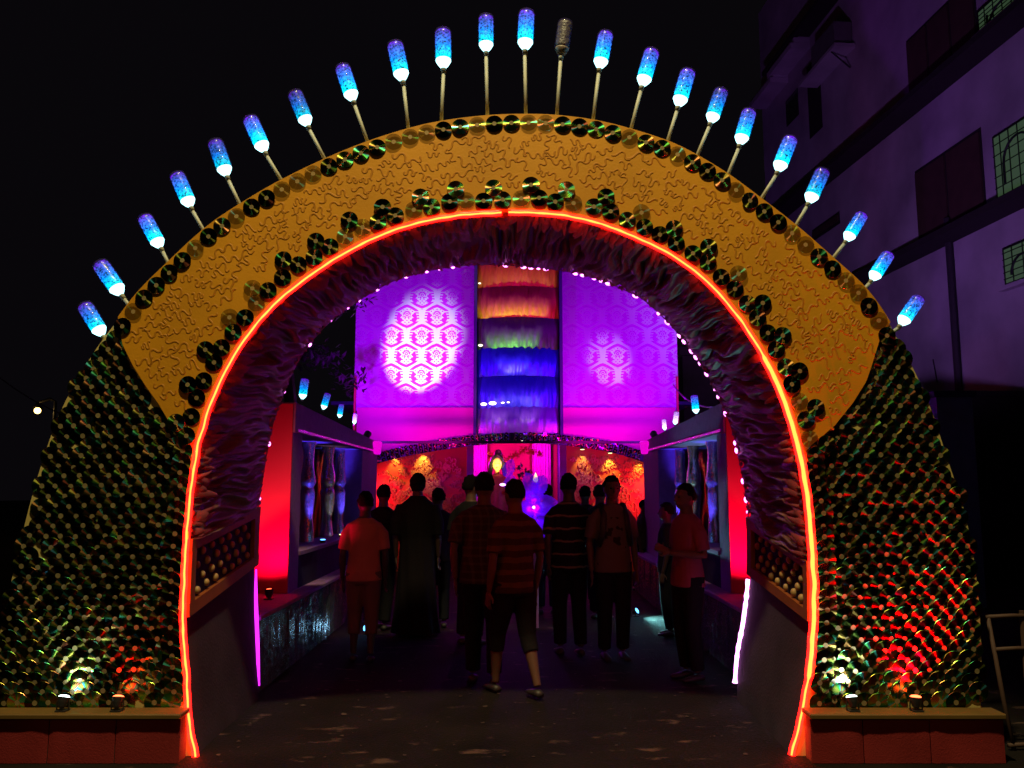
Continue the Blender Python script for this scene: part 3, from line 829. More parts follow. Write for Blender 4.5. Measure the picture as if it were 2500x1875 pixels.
# ------------------------------------------------------------------ plinths with cloth fronts and their floor spots
def plinth(label, x0, x1, seams):
    r = thing('plinth', label, 'plinth', ((x0 + x1) / 2, 4.8, 0), 'low plinths at the feet of the arch')
    boxo('body', (x0 + 0.01, 4.885, 0.0), (x1 - 0.01, 4.985, 0.243), M['board'], r)
    boxo('ledge', (x0 - 0.005, 4.835, 0.246), (x1 + 0.005, 4.985, 0.276), M['ledge'], r, bev=0.006)
    edges = [x0] + seams + [x1]
    for a, b in zip(edges, edges[1:]):
        n = 14; v, f = [], []
        for j in range(7):
            z = 0.003 + 0.240 * j / 6
            for i in range(n + 1):
                xx = a + 0.002 + (b - a - 0.004) * i / n
                yy = 4.862 + 0.005 * noise.noise(Vector((xx * 9, z * 4, 1))) + (0.004 if i in (0, n) else 0)
                v.append((xx, yy, z))
        for j in range(6):
            for i in range(n): f.append((j * (n + 1) + i, j * (n + 1) + i + 1, (j + 1) * (n + 1) + i + 1, (j + 1) * (n + 1) + i))
        mk('cloth_panel', v, f, M['cloth_orange'], r, smooth=True)
    return r
pl0, pl1 = D(-60, 1600, 4.86).x, D(388, 1600, 4.86).x
pr0, pr1 = D(1752, 1600, 4.86).x, D(2172, 1600, 4.86).x
plinth('low plinth with orange cloth front below the left disc wing', pl0, pl1, [D(103, 1600, 4.86).x, D(248, 1600, 4.86).x])
plinth('low plinth with orange cloth front below the right disc wing', pr0, pr1, [D(1866, 1600, 4.86).x, D(2010, 1600, 4.86).x])
def spot_lamp(label, x, lens, col, energy, tgt, spread, s=1.0):
    y = 4.905; z = 0.276
    r = thing('spot_lamp', label, 'spotlight', (x, y, z), 'small spotlights on the plinths')
    ax = (Vector(tgt) - Vector((x, y, z + 0.06))).normalized(); c = Vector((x, y, z + 0.055))
    bm = bmesh.new(); box(bm, (x - 0.03, y - 0.03, z), (x + 0.03, y + 0.03, z + 0.008))
    tube(bm, [(x - 0.033, y, z + 0.004), (x - 0.036, y, z + 0.03), (x - 0.033, y, z + 0.056)], 0.004, 6)
    tube(bm, [(x + 0.033, y, z + 0.004), (x + 0.036, y, z + 0.03), (x + 0.033, y, z + 0.056)], 0.004, 6); mkbm('bracket', bm, M['black_metal'], r)
    bm = bmesh.new(); tube(bm, [c - ax * 0.038, c - ax * 0.03, c - ax * 0.005, c + ax * 0.022], [0.012, 0.022, 0.030, 0.034], 14); mkbm('housing', bm, M['black_metal'], r)
    bm = bmesh.new(); tube(bm, [c + ax * 0.0225, c + ax * 0.029, c + ax * 0.033], [0.031, 0.026, 0.012], 14); mkbm('lens', bm, lens, r, smooth=True)
    lamp('spot_beam', 'SPOT', c + ax * 0.045, col, energy, Vector(tgt), 0.03, spread, 0.8, parent=r)
    return r
xw, xr = D(135, 1520, 4.9).x, D(253, 1520, 4.9).x
spot_lamp('lit white spotlight on the left plinth ledge', xw, M['lens_white'], (0.75, 1.0, 0.90), 9, (xw + 0.02, 5.0, 0.62), 95)
spot_lamp('lit red spotlight on the left plinth ledge', xr, M['lens_red'], (1.0, 0.004, 0.002), 11, (xr, 5.0, 0.62), 80)
xw, xr = D(1843, 1530, 4.9).x, D(1980, 1525, 4.9).x
spot_lamp('lit white spotlight on the right plinth ledge', xw, M['lens_white'], (0.80, 0.95, 1.0), 20, (xw - 0.02, 5.0, 0.66), 105)
spot_lamp('lit red spotlight on the right plinth ledge', xr, M['lens_red'], (1.0, 0.0, 0.004), 330, (xr + 0.05, 5.0, 1.35), 105)

# ------------------------------------------------------------------ side pavilions
def pleats(name, x, y0, y1, z0, z1, m, parent, step=0.016, amp=0.022, sgn=1):
    n = int((y1 - y0) / step); v, f = [], []; H = 6
    for i in range(n + 1):
        y = y0 + (y1 - y0) * i / n
        for j in range(H + 1):
            z = z0 + (z1 - z0) * j / H
            d = amp * noise.noise(Vector((y * 9, z * 1.2, 2))) + amp * 0.8 * noise.noise(Vector((y * 24, z * 2.0, 7)))
            v.append((x + sgn * d, y, z + (0.02 * noise.noise(Vector((y * 15, 0, 4))) if j == 0 else 0) + (0.02 if j == 0 else 0)))
    for i in range(n):
        for j in range(H): a = i * (H + 1) + j; f.append((a, a + 1, a + H + 2, a + H + 1))
    return mk(name, v, f, m, parent, smooth=True)

def pavilion(s, label, X, xc, ncols):
    """s: -1 west row, +1 east row; X: the plane of the window side, xc: counter front"""
    Y0, Y1, YN = 7.67, 12.5, 6.36
    r = thing('display_pavilion', label, 'pavilion', (s * (X + 0.4), 9.5, 0), 'display pavilions along the passage')
    def bx(name, xa, ya, za, xb, yb, zb, m, bev=0.0):
        return boxo(name, (min(s * xa, s * xb), ya, za), (max(s * xa, s * xb), yb, zb), m, r, bev=bev)
    bx('counter_body', xc + 0.05, YN, 0.0, X + 1.0, Y1, 0.555, M['navy'])
    bx('counter_top', xc, YN - 0.02, 0.556, X + 1.0, Y1 + 0.02, 0.592, M['mauve'], 0.006)
    pleats('foil_skirt', s * (xc + 0.02), YN, Y1, 0.0, 0.552, M['skirt_foil'], r, sgn=s)
    bx('front_panel', X, Y0 - 0.03, 0.593, X + 0.95, Y0, 2.33, M['red_panel'])
    # window side: piers, sill, fascia
    bx('pier', X, Y0 + 0.002, 0.593, X + 0.30, Y0 + 0.34, 2.06, M['mauve'])
    bx('pier', X, Y1 - 1.25, 0.593, X + 0.30, Y1, 2.06, M['mauve'])
    bx('sill_wall', X + 0.004, Y0 + 0.342, 0.593, X + 0.28, Y1 - 1.252, 0.90, M['navy'])
    bx('sill', X - 0.02, Y0 + 0.345, 0.902, X + 0.34, Y1 - 1.255, 0.945, M['mauve'], 0.005)
    bm = bmesh.new(); c = []
    for xx in (X - 0.02, X + 0.34):
        c += [(s * xx, Y0 - 0.01, 2.062), (s * xx, Y1 + 0.01, 2.062), (s * xx, Y1 + 0.01, 2.225), (s * xx, Y0 - 0.01, 2.345)]
    hexa(bm, c); mkbm('fascia', bm, M['mauve'], r)
    bm = bmesh.new(); hexa(bm, [(s * (X - 0.024), y, z) for y, z in ((Y0 + 0.1, 2.075), (Y1 - 0.1, 2.075), (Y1 - 0.1, 2.10), (Y0 + 0.1, 2.10))] + [(s * (X - 0.021), y, z) for y, z in ((Y0 + 0.1, 2.075), (Y1 - 0.1, 2.075), (Y1 - 0.1, 2.10), (Y0 + 0.1, 2.10))]); mkbm('foil_trim', bm, M['silver_foil'], r)
    v, f = [], []                                               # crumpled foil back wall
    nY, nZ = 60, 24
    for i in range(nY + 1):
        for j in range(nZ + 1):
            y = Y0 + 0.2 + (Y1 - 0.9 - Y0) * i / nY; z = 0.6 + 1.5 * j / nZ
            v.append((s * (X + 0.62 + 0.06 * noise.noise(Vector((y * 4.5, z * 1.6, s * 3)))), y, z))
    for i in range(nY):
        for j in range(nZ): a = i * (nZ + 1) + j; f.append((a, a + 1, a + nZ + 2, a + nZ + 1))
    mk('foil_wall', v, f, M['dark_foil'], r, smooth=True)
    bx('roof', X + 0.34, Y0, 2.063, X + 1.0, Y1, 2.10, M['navy'])
    bx('rear_wall', X + 0.72, Y0, 0.593, X + 0.74, Y1, 2.062, M['navy'])
    for (y, col, kind) in ncols:
        bm = bmesh.new(); seg = 18; pts = []; x = s * (X + 0.25)
        rows_ = []
        for j in range(41):
            z = 0.95 + 1.11 * j / 40
            rr = 0.075 + 0.012 * math.sin(z * 9) + 0.016 * noise.noise(Vector((z * 5, y, 1)))
            if abs(z - 1.55) < 0.05: rr -= 0.022 * math.cos((z - 1.55) * 31)
            rows_.append([bm.verts.new((x + (rr + 0.012 * noise.noise(Vector((k * 1.1, z * 7, y)))) * math.cos(2 * PI * k / seg), y + rr * math.sin(2 * PI * k / seg), z)) for k in range(seg)])
        for a, b in zip(rows_, rows_[1:]):
            for k in range(seg): bm.faces.new((a[k], a[(k + 1) % seg], b[(k + 1) % seg], b[k]))
        mkbm('foil_column', bm, M['silver_foil'], r, smooth=True)
        lx = s * (X + 0.04)
        lb = thing('column_spot', '%s spotlight on the %s window sill below foil column %s' % ('blue' if kind == 'b' else 'white', 'left' if s < 0 else 'right', col), 'spotlight', (lx, y - 0.1, 0.945), 'sill spotlights of the pavilions')
        bm = bmesh.new(); tube(bm, [(lx, y - 0.1, 0.946), (lx, y - 0.1, 0.975)], [0.03, 0.035], 12); mkbm('housing', bm, M['black_metal'], lb)
        bm = bmesh.new(); tube(bm, [(lx, y - 0.1, 0.976), (lx, y - 0.1, 0.983)], [0.03, 0.022], 12); mkbm('lens', bm, M['lens_blue'] if kind == 'b' else M['lens_warm'], lb)
        lamp('column_beam', 'SPOT', (lx, y - 0.1, 1.0), (0.10, 0.06, 1.0) if kind == 'b' else (1.0, 0.95, 0.8), 110 if kind == 'b' else 8, (s * (X + 0.22), y - 0.02, 1.55), 0.03, 42, 0.7, parent=lb)
    return r
pavilion(-1, 'left display pavilion with crimson end panel and foil columns in its window', 2.05, 1.89, [(9.3, 'nearest the arch', 'b'), (10.3, 'in the middle', 'w'), (11.0, 'farthest from the arch', 'b')])
pavilion(1, 'right display pavilion with crimson end panel and foil columns in its window', 2.0, 1.82, [(9.2, 'nearest the arch', 'b'), (10.2, 'in the middle', 'w'), (11.0, 'farthest from the arch', 'b')])
# lamps at the foot of the crimson panels, and the cyan lamp on the ground by the right skirt
def ground_lamp(label, loc, lens, col, en, tgt, spread, group='lamps at the foot of the pavilions'):
    r = thing('flood_lamp', label, 'flood lamp', loc, group)
    x, y, z = loc; ax = (Vector(tgt) - Vector(loc)).normalized(); c = Vector(loc) + Vector((0, 0, 0.06))
    bm = bmesh.new(); box(bm, (x - 0.035, y - 0.035, z), (x + 0.035, y + 0.035, z + 0.01)); tube(bm, [(x, y, z), (x, y, z + 0.03)], 0.01, 8); mkbm('stand', bm, M['black_metal'], r)
    bm = bmesh.new(); tube(bm, [c - ax * 0.045, c - ax * 0.02, c + ax * 0.02], [0.02, 0.032, 0.038], 12); mkbm('housing', bm, M['black_metal'], r)
    bm = bmesh.new(); tube(bm, [c + ax * 0.0205, c + ax * 0.027], [0.033, 0.022], 12); mkbm('lens', bm, lens, r)
    lamp('flood_beam', 'SPOT', c + ax * 0.05, col, en, tgt, 0.03, spread, 0.7, parent=r)
ground_lamp('red flood lamp on the left counter below the crimson panel', (-2.10, 7.25, 0.592), M['lens_red'], (1.0, 0.0, 0.10), 85, (-2.3, 7.66, 1.9), 140)
ground_lamp('red flood lamp on the right counter below the crimson panel', (2.06, 7.25, 0.592), M['lens_red'], (1.0, 0.0, 0.11), 85, (2.25, 7.66, 1.9), 140)
ground_lamp('cyan flood lamp on the ground beside the right foil skirt', (1.50, 10.2, 0.0), M['lens_blue'], (0.30, 1.0, 1.0), 150, (1.82, 10.0, 0.22), 130)
ground_lamp('dim cyan flood lamp on the ground beside the left foil skirt', (-1.55, 9.0, 0.0), M['lens_blue'], (0.5, 0.9, 1.0), 0.35, (-1.89, 8.6, 0.2), 120)
PAV = 'bottle lamps on the pavilion roofs'
for i, (tp, nk, Y, pale) in enumerate([((659, 816), (653, 862), 8.2, 0), ((709, 848), (698, 884), 9.6, 0), ((738, 872), (733, 902), 10.9, 0), ((768, 893), (765, 916), 12.2, 1)]):
    bottle(tp, nk, None, Y, '%s bottle lamp on the left pavilion roof, %s from the arch' % ('pale' if pale else 'cyan blue', ORD[i]), PAV, pale=bool(pale))
for i, (tp, nk, Y, pale) in enumerate([((1563, 850), (1563, 872), 7.9, 0), ((1499, 852), (1504, 893), 9.2, 0), ((1462, 888), (1458, 917), 10.6, 1), ((1434, 905), (1436, 929), 11.9, 1)]):
    bottle(tp, nk, None, Y, '%s bottle lamp on the right pavilion roof, %s from the arch' % ('pale' if pale else 'cyan blue', ORD[i]), PAV, pale=bool(pale))
for s, x in ((-1, 2.03), (1, 1.98)):
    y = 12.0 if s < 0 else 11.9
    bottle_r = thing('wall_lamp', 'pink wall lamp at the far end of the %s pavilion fascia' % ('left' if s < 0 else 'right'), 'wall lamp', (s * x, y, 2.14), 'pink wall lamps on the fascias')
    bm = lathe([(-0.10, 0.035), (-0.09, 0.05), (0.07, 0.07), (0.09, 0.05)], 14); bmesh.ops.translate(bm, vec=(s * (x - 0.06), y, 2.13), verts=bm.verts)
    mkbm('shade', bm, mat('pink_shade', (0.6, 0.2, 0.5), 0.5, emit=(1.0, 0.0, 0.75), es=0.8), bottle_r, smooth=True)
    bm = bmesh.new(); box(bm, (min(s * x, s * (x - 0.03)), y - 0.03, 2.10), (max(s * x, s * (x - 0.03)), y + 0.03, 2.16)); mkbm('bracket', bm, M['black_metal'], bottle_r)

# ------------------------------------------------------------------ stage front at the end of the passage
YS = 14.2
stage = thing('damask_stage', 'tall purple damask stage front with a rainbow drape down its middle', 'stage', (0, YS, 0))
def curtain_sheet(name, x0, x1, z0, z1, Y, m, amp=0.012, nx=60, nz=30, bulge=0.0, uv=True, parent=None, zl=None):
    v, f = [], []
    for j in range(nz + 1):
        for i in range(nx + 1):
            a = i / nx; x = x0 + (x1 - x0) * a
            lo = z0 if zl is None else zl(x)
            z = lo + (z1 - lo) * j / nz
            v.append((x, Y - bulge * math.sin(PI * a) + amp * noise.noise(Vector((x * 3, z * 0.7, Y))), z))
    for j in range(nz):
        for i in range(nx): a = j * (nx + 1) + i; f.append((a, a + 1, a + nx + 2, a + nx + 1))
    o = mk(name, v, f, m, parent, smooth=True)
    if uv:
        ul = o.data.uv_layers.new(name='UVMap')
        for lp in o.data.loops:
            co = o.data.vertices[lp.vertex_index].co; ul.data[lp.index].uv = (co.x, co.z)
    return o
xl0, xl1 = D(764, 880, YS).x, D(1028, 880, YS).x
xr0, xr1 = D(1211, 880, YS).x, D(1466, 880, YS).x
zp = D(900, 881, YS).z
ZTOP = 5.9
curtain_sheet('damask_panel', xl0, xl1, zp - 0.05, ZTOP, YS, M['damask'], parent=stage)
curtain_sheet('damask_panel', xr0, xr1, zp - 0.05, ZTOP, YS, M['damask'], parent=stage)
ARCH = [(815, 990), (870, 976), (960, 960), (1050, 949), (1125, 945), (1200, 949), (1290, 960), (1350, 974), (1392, 988)]
arch_w = cat_rom([D(x, y, YS - 0.09) for x, y in ARCH], 120)
def arch_z(x):
    b = min(arch_w, key=lambda p: abs(p.x - x)); return b.z - 0.05
curtain_sheet('pink_valance', xl0 + 0.07, xl1 - 0.02, 0, zp, YS - 0.06, M['pink_cloth'], parent=stage, zl=arch_z, amp=0.02)
curtain_sheet('pink_valance', xr0 + 0.02, xr1 - 0.07, 0, zp, YS - 0.06, M['pink_cloth'], parent=stage, zl=arch_z, amp=0.02)
boxo('backing_board', (xl0 + 0.01, YS + 0.05, 2.6), (xr1 - 0.01, YS + 0.10, ZTOP), M['board'], stage)
for xs_, s in ((xl0, -1), (xr1, 1)):                            # narrow crimson returns at the sides
    bm = bmesh.new(); z0 = D(780, 975, YS).z; z1 = D(780, 815, YS).z
    hexa(bm, [(xs_ + s * -0.05, YS - 0.1, z0), (xs_ + s * 0.02, YS + 0.6, z0), (xs_ + s * 0.02, YS + 0.6, z1), (xs_ + s * -0.05, YS - 0.1, z1),
              (xs_ + s * -0.02, YS - 0.11, z0), (xs_ + s * 0.06, YS + 0.6, z0), (xs_ + s * 0.06, YS + 0.6, z1), (xs_ + s * -0.02, YS - 0.11, z1)])
    mkbm('side_return', bm, M['red_panel'], stage)
# studded lintel
bm = bmesh.new(); rings = []
for p in arch_w:
    rings.append([bm.verts.new((p.x, p.y + dy, p.z + dz)) for dy, dz in ((-0.06, -0.085), (-0.06, 0.085), (0.08, 0.085), (0.08, -0.085))])
for a, b in zip(rings, rings[1:]):
    for k in range(4): bm.faces.new((a[k], a[(k + 1) % 4], b[(k + 1) % 4], b[k]))
bm.faces.new(rings[0]); bm.faces.new(rings[-1]); mkbm('lintel', bm, M['indigo'], stage)
for row_ in range(3):
    for i, (p, n) in enumerate(offset_line(arch_w, 0.052 - 0.052 * row_, 0.082, 0, 119, YS - 0.09)):
        o = bpy.data.objects.new('small_disc', DISC); COL.objects.link(o)
        o.location = p + Vector((0, -0.068 - 0.006 * random.random(), random.uniform(-.008, .008)))
        o.scale = (0.62, 0.62, 0.62); o.rotation_euler = (random.gauss(0.15, 0.25), 0, random.gauss(0, 0.25)); hook(o, stage)
# rainbow drape
BANDS = [(505, 612, ((0, (0.85, 0.42, 0.02)), (0.32, (0.80, 0.16, 0.02)), (0.55, (0.62, 0.015, 0.06)), (1, (0.5, 0.01, 0.05)))),
         (612, 680, ((0, (0.75, 0.68, 0.0)), (0.25, (0.78, 0.40, 0.01)), (0.5, (0.75, 0.14, 0.08)), (1, (0.55, 0.02, 0.10)))),
         (680, 750, ((0, (0.04, 0.55, 0.02)), (0.3, (0.08, 0.30, 0.05)), (0.6, (0.15, 0.09, 0.16)), (1, (0.10, 0.03, 0.14)))),
         (744, 808, ((0, (0.01, 0.008, 0.45)), (0.2, (0.02, 0.010, 0.66)), (0.9, (0.02, 0.01, 0.60)), (1, (0.02, 0.01, 0.4)))),
         (808, 878, ((0, (0.015, 0.008, 0.35)), (0.2, (0.02, 0.010, 0.50)), (0.9, (0.02, 0.01, 0.45)), (1, (0.02, 0.01, 0.3)))),
         (874, 944, ((0, (0.72, 0.58, 0.74)), (0.45, (0.58, 0.40, 0.64)), (0.62, (0.22, 0.07, 0.50)), (1, (0.12, 0.02, 0.44))))]
xb0, xb1 = D(1030, 800, YS - 0.15).x, D(1209, 800, YS - 0.15).x
for i, (ya, yb, st) in enumerate(BANDS):
    z1 = D(1120, ya, YS - 0.3).z; z0 = D(1120, yb, YS - 0.3).z
    v, f = [], []; nx, nz = 70, 16
    for j in range(nz + 1):
        u = j / nz
        for q in range(nx + 1):
            a = q / nx; x = xb0 + (xb1 - xb0) * a
            bul = 0.16 * math.sin(PI * a) ** 0.8 * (0.55 + 0.45 * math.sin(PI * u))
            z = z0 + (z1 - z0) * u - 0.02 * (1 - math.sin(PI * a))
            v.append((x, YS - 0.02 - 0.035 * math.sin(PI * u) - bul + 0.022 * noise.noise(Vector((x * 16, u * 1.5, i * 3))) + 0.012 * noise.noise(Vector((x * 40, u * 3, i))), z))
    for j in range(nz):
        for q in range(nx): a = j * (nx + 1) + q; f.append((a, a + 1, a + nx + 2, a + nx + 1))
    mk('drape_band', v, f, ramp_mat('drape_%d' % i, st), stage, smooth=True)
for x_ in (xb0 - 0.03, xb1 + 0.03):
    boxo('drape_post', (x_ - 0.025, YS - 0.16, 2.45), (x_ + 0.025, YS - 0.02, ZTOP), M['indigo'], stage)
bb = bmesh.new(); ball(bb, (0, 0, 0), (0.05, 0.03, 0.024), 8, 6); wl_me = bpy.data.meshes.new('bulb'); bb.to_mesh(wl_me); bb.free(); wl_me.materials.append(glow('warm_bulb', (1.0, 0.85, 0.6), 3.0))
for x_, y_, sc_ in ((1038, 746, .8), (1045, 873, 1.1), (1064, 871, 1.3), (1086, 870, .6), (1098, 869, .5), (1128, 953, .4), (1036, 612, .5)):
    o = bpy.data.objects.new('bulb', wl_me); COL.objects.link(o); o.location = D(x_, y_, YS - 0.42); o.scale = (sc_,) * 3; hook(o, stage)

# spots that stand on the lintel and shine up the damask
def stage_spot(label, x, z, y, col, en, tgt, spread, blend, lens):
    r = thing('stage_spot', label, 'spotlight', (x, y, z), 'spotlights aimed at the stage')
    ax = (Vector(tgt) - Vector((x, y, z))).normalized(); c = Vector((x, y, z + 0.07))
    bm = bmesh.new(); tube(bm, [(x, y, z), (x, y, z + 0.05)], 0.02, 8); mkbm('stand', bm, M['black_metal'], r)
    bm = bmesh.new(); tube(bm, [c - ax * 0.08, c - ax * 0.03, c + ax * 0.05], [0.03, 0.05, 0.055], 12); mkbm('housing', bm, M['black_metal'], r)
    bm = bmesh.new(); tube(bm, [c + ax * 0.051, c + ax * 0.055], [0.048, 0.03], 12); mkbm('lens', bm, lens, r)
    lamp('stage_beam', 'SPOT', c + ax * 0.08, col, en, tgt, 0.02, spread, blend, parent=r)
lamp_dr = None
ws = D(905, 800, YS); es_ = D(1318, 800, YS)
boxo('lamp_bar', (xl0 + 0.2, 13.30, 2.26), (xr1 - 0.2, 13.36, 2.30), M['black_metal'], stage)
stage_spot('white spotlight on the left pavilion roof aimed at the damask', -2.16, 2.25, 12.2, (0.9, 0.97, 1.0), 640, (ws.x + 0.0, YS, 3.92), 33, 0.6, M['lens_white'])
stage_spot('dimmer white spotlight on the right pavilion roof aimed at the damask', 2.12, 2.25, 12.2, (0.9, 0.97, 1.0), 105, (es_.x, YS, 3.72), 21, 0.8, M['lens_white'])
stage_spot('small white spotlight below the rainbow drape', 0.0, 2.302, 13.33, (1.0, 0.95, 0.85), 150, (0.0, YS - 0.2, 4.4), 33, 0.3, M['lens_white'])

lamp('lamp_glow', 'SPOT', (-0.35, 13.6, 2.62), (1.0, 0.85, 0.95), 10, (-0.25, YS - 0.2, 3.0), 0.05, 75, 0.6, parent=stage)  # unseen spots added to brighten the lowest drape band
lamp('lamp_glow', 'SPOT', (0.35, 13.6, 2.62), (1.0, 0.85, 0.95), 10, (0.25, YS - 0.2, 3.0), 0.05, 75, 0.6, parent=stage)

# ------------------------------------------------------------------ hall behind the lintel
YW = 15.6
def side_wall(label, xa, xb, posts):
    r = thing('painted_wall', label, 'wall', ((xa + xb) / 2, YW, 0))
    boxo('wall_board', (xa, YW, 0.0), (xb, YW + 0.08, 2.95), M['orange_wall'], r)
    n = 0
    for k in range(170):
        x = random.uniform(xa + 0.12, xb - 0.12); z = random.uniform(0.9, 2.12)
        o = bpy.data.objects.new('swirl', REL[k % len(REL)]); COL.objects.link(o)
        o.matrix_world = Matrix.Translation((x, YW - 0.001, z)) @ Matrix.Rotation(random.uniform(-0.7, 0.7), 4, 'Y')
        o.parent = r; o.matrix_parent_inverse = Matrix.Translation(r.location).inverted()
    return r
REL = [squiggle_mesh(100 + i, 0.24, 0.03, 0.012, 0.02) for i in range(8)]
for me in REL: me.materials.append(M['relief_orange'])
wl0, wl1 = D(800, 1000, YW).x, D(1008, 1000, YW).x
wr0, wr1 = D(1224, 1000, YW).x, D(1400, 1000, YW).x
side_wall('orange wall with swirl reliefs left of the shrine opening', wl0, wl1, 0)
side_wall('orange wall with swirl reliefs right of the shrine opening', wr0, wr1, 0)
def downlight(label, x, z, en):
    r = thing('wall_downlight', label, 'downlight', (x, YW - 0.16, z), 'yellow downlights above the orange walls')
    bm = bmesh.new(); tube(bm, [(x, YW - 0.16, z + 0.10), (x, YW - 0.16, z + 0.012)], [0.035, 0.045], 12); box(bm, (x - 0.015, YW - 0.15, z + 0.05), (x + 0.015, YW - 0.002, z + 0.075)); mkbm('housing', bm, M['black_metal'], r)
    bm = bmesh.new(); tube(bm, [(x, YW - 0.16, z + 0.012), (x, YW - 0.16, z + 0.004)], [0.04, 0.03], 12); mkbm('lens', bm, M['lens_warm'], r)
    lamp('downlight_beam', 'SPOT', (x, YW - 0.13, z - 0.01), (1.0, 0.72, 0.10), en * 0.5, (x, YW + 0.01, z - 0.42), 0.02, 66, 0.7, parent=r)
for i, (x, y, en) in enumerate(((852, 978, 24), (912, 970, 60), (1258, 972, 22), (1318, 980, 48), (1382, 990, 26))):
    p = D(x, y, YW - 0.16)
    downlight('yellow downlight above the orange walls, %s from the left' % ORD[i], p.x, p.z, en)
# red and pink side glow of the hall comes from two tube lamps behind the lintel ends
for s, x, lb in ((-1, wl0 - 0.12, 'left'), (1, wr1 + 0.12, 'right')):
    r = thing('tube_lamp', 'red tube lamp standing at the %s end of the orange walls' % lb, 'tube lamp', (x, 15.2, 0.0), 'red tube lamps in the hall')
    bm = bmesh.new(); tube(bm, [(x, 15.2, 0.05), (x, 15.2, 1.3)], 0.02, 8); mkbm('tube', bm, glow('red_tube_glow', (1.0, 0.02, 0.06), 4.0), r)
    bm = bmesh.new(); tube(bm, [(x, 15.2, 0.0), (x, 15.2, 0.05)], 0.06, 10); mkbm('foot', bm, M['black_metal'], r)
    lamp('tube_glow', 'SPOT', (x, 15.1, 1.5), (1.0, 0.02, 0.10), 55, (x - s * 0.9, 15.7, 1.4), 0.1, 120, 0.8, parent=r)
# hall shell: back wall, ceiling and posts
YH = 18.0
hall = thing('shrine_hall', 'dim hall behind the arched lintel with pink drapes and purple posts', 'hall', (0, YH, 0))
boxo('back_wall', (-3.4, YH + 0.3, 0), (3.4, YH + 0.4, 3.4), M['red_panel'], hall)
boxo('hall_roof', (-3.2, YS + 0.2, 3.0), (3.2, YH + 0.29, 3.06), M['navy'], hall)
boxo('side_partition', (wl1 - 0.02, YW + 0.081, 0), (wl1 + 0.03, YH + 0.28, 2.95), M['pink_cloth'], hall)
boxo('side_partition', (wr0 - 0.03, YW + 0.081, 0), (wr0 + 0.02, YH + 0.28, 2.95), M['indigo'], hall)
for x in (1016, 1216):
    p = D(x, 1000, YW - 0.1); boxo('post', (p.x - 0.06, YW - 0.16, 0), (p.x + 0.06, YW - 0.04, 2.9), M['purple_post'], hall)
for xa, xb in ((1020, 1052), (1150, 1190)):
    v, f = [], []; a0, a1 = D(xa, 1000, YH).x, D(xb, 1000, YH).x
    for j in range(13):
        for i in range(41):
            a = i / 40; x = a0 + (a1 - a0) * a
            v.append((x, YH + 0.1 + 0.05 * math.sin(a * 34 + j * 0.1) + 0.02 * noise.noise(Vector((x * 9, j, 0))), 0.2 + 2.5 * j / 12))
    for j in range(12):
        for i in range(40): a = j * 41 + i; f.append((a, a + 1, a + 42, a + 41))
    mk('pink_drape', v, f, M['pink_drape'], hall, smooth=True)
    lamp('drape_light', 'POINT', ((a0 + a1) / 2, YH - 0.5, 2.2), (1.0, 0.0, 0.95), 28, size=0.06, parent=hall)
lamp('hall_glow', 'POINT', (-0.1, 16.6, 2.6), (1.0, 0.05, 0.45), 10, size=0.1, parent=hall)
# the shrine figure with its brightly lit face
def statue():
    x = D(1074, 1005, 16.8).x; zc = D(1074, 1003, 16.8).z
    r = thing('shrine_statue', 'shrine statue with dark hair and bright golden lit face', 'statue', (x, 16.8, 0))
    bm = bmesh.new(); box(bm, (x - 0.5, 16.5, 0), (x + 0.5, 17.2, 0.75)); mkbm('pedestal', bm, M['red_panel'], r)
    bm = bmesh.new(); loft(bm, [((x, 16.85, 0.75), 0.34, 0.26), ((x, 16.85, 1.0), 0.27, 0.2), ((x, 16.85, zc - 0.38), 0.2, 0.13), ((x, 16.85, zc - 0.26), 0.22, 0.12), ((x, 16.85, zc - 0.19), 0.07, 0.07)], 16)
    for s in (-1, 1): tube(bm, [(x + s * 0.2, 16.85, zc - 0.28), (x + s * 0.32, 16.8, zc - 0.5), (x + s * 0.16, 16.62, zc - 0.56)], [0.06, 0.05, 0.04], 8)
    mkbm('robe', bm, mat('statue_robe', (0.4, 0.05, 0.06), 0.5, 0, 0.3, 20), r, smooth=True)
    bm = bmesh.new(); ball(bm, (x, 16.8, zc), (0.095, 0.10, 0.135), 16, 12); ball(bm, (x, 16.70, zc - 0.02), (0.02, 0.035, 0.04), 8, 6)
    tube(bm, [(x, 16.84, zc - 0.2), (x, 16.83, zc - 0.1)], 0.05, 10); mkbm('face', bm, mat('gold_face', (0.85, 0.58, 0.18), 0.35, 0.2, 0.1, 20), r, smooth=True)
    bm = bmesh.new()
    for s in (-1, 1): ball(bm, (x + s * 0.036, 16.712, zc + 0.01), (0.022, 0.012, 0.012), 8, 6)
    ball(bm, (x, 16.708, zc - 0.075), (0.035, 0.012, 0.014), 8, 6); mkbm('eyes_and_lips', bm, mat('dark_red_paint', (0.2, 0.02, 0.02), 0.4), r, smooth=True)
    bm = bmesh.new(); ball(bm, (x, 16.88, zc + 0.05), (0.145, 0.12, 0.17), 16, 10); ball(bm, (x + 0.02, 16.87, zc + 0.22), (0.08, 0.07, 0.09), 12, 8)
    for s in (-1, 1): tube(bm, [(x + s * 0.12, 16.87, zc + 0.05), (x + s * 0.15, 16.86, zc - 0.15), (x + s * 0.14, 16.85, zc - 0.35)], [0.05, 0.05, 0.02], 8)
    mkbm('hair', bm, M['black_metal'], r, smooth=True)
    lamp('face_light', 'SPOT', (x, 16.0, zc - 0.25), (1.0, 0.70, 0.20), 240, (x, 16.8, zc), 0.03, 22, 0.6, parent=r)
statue()
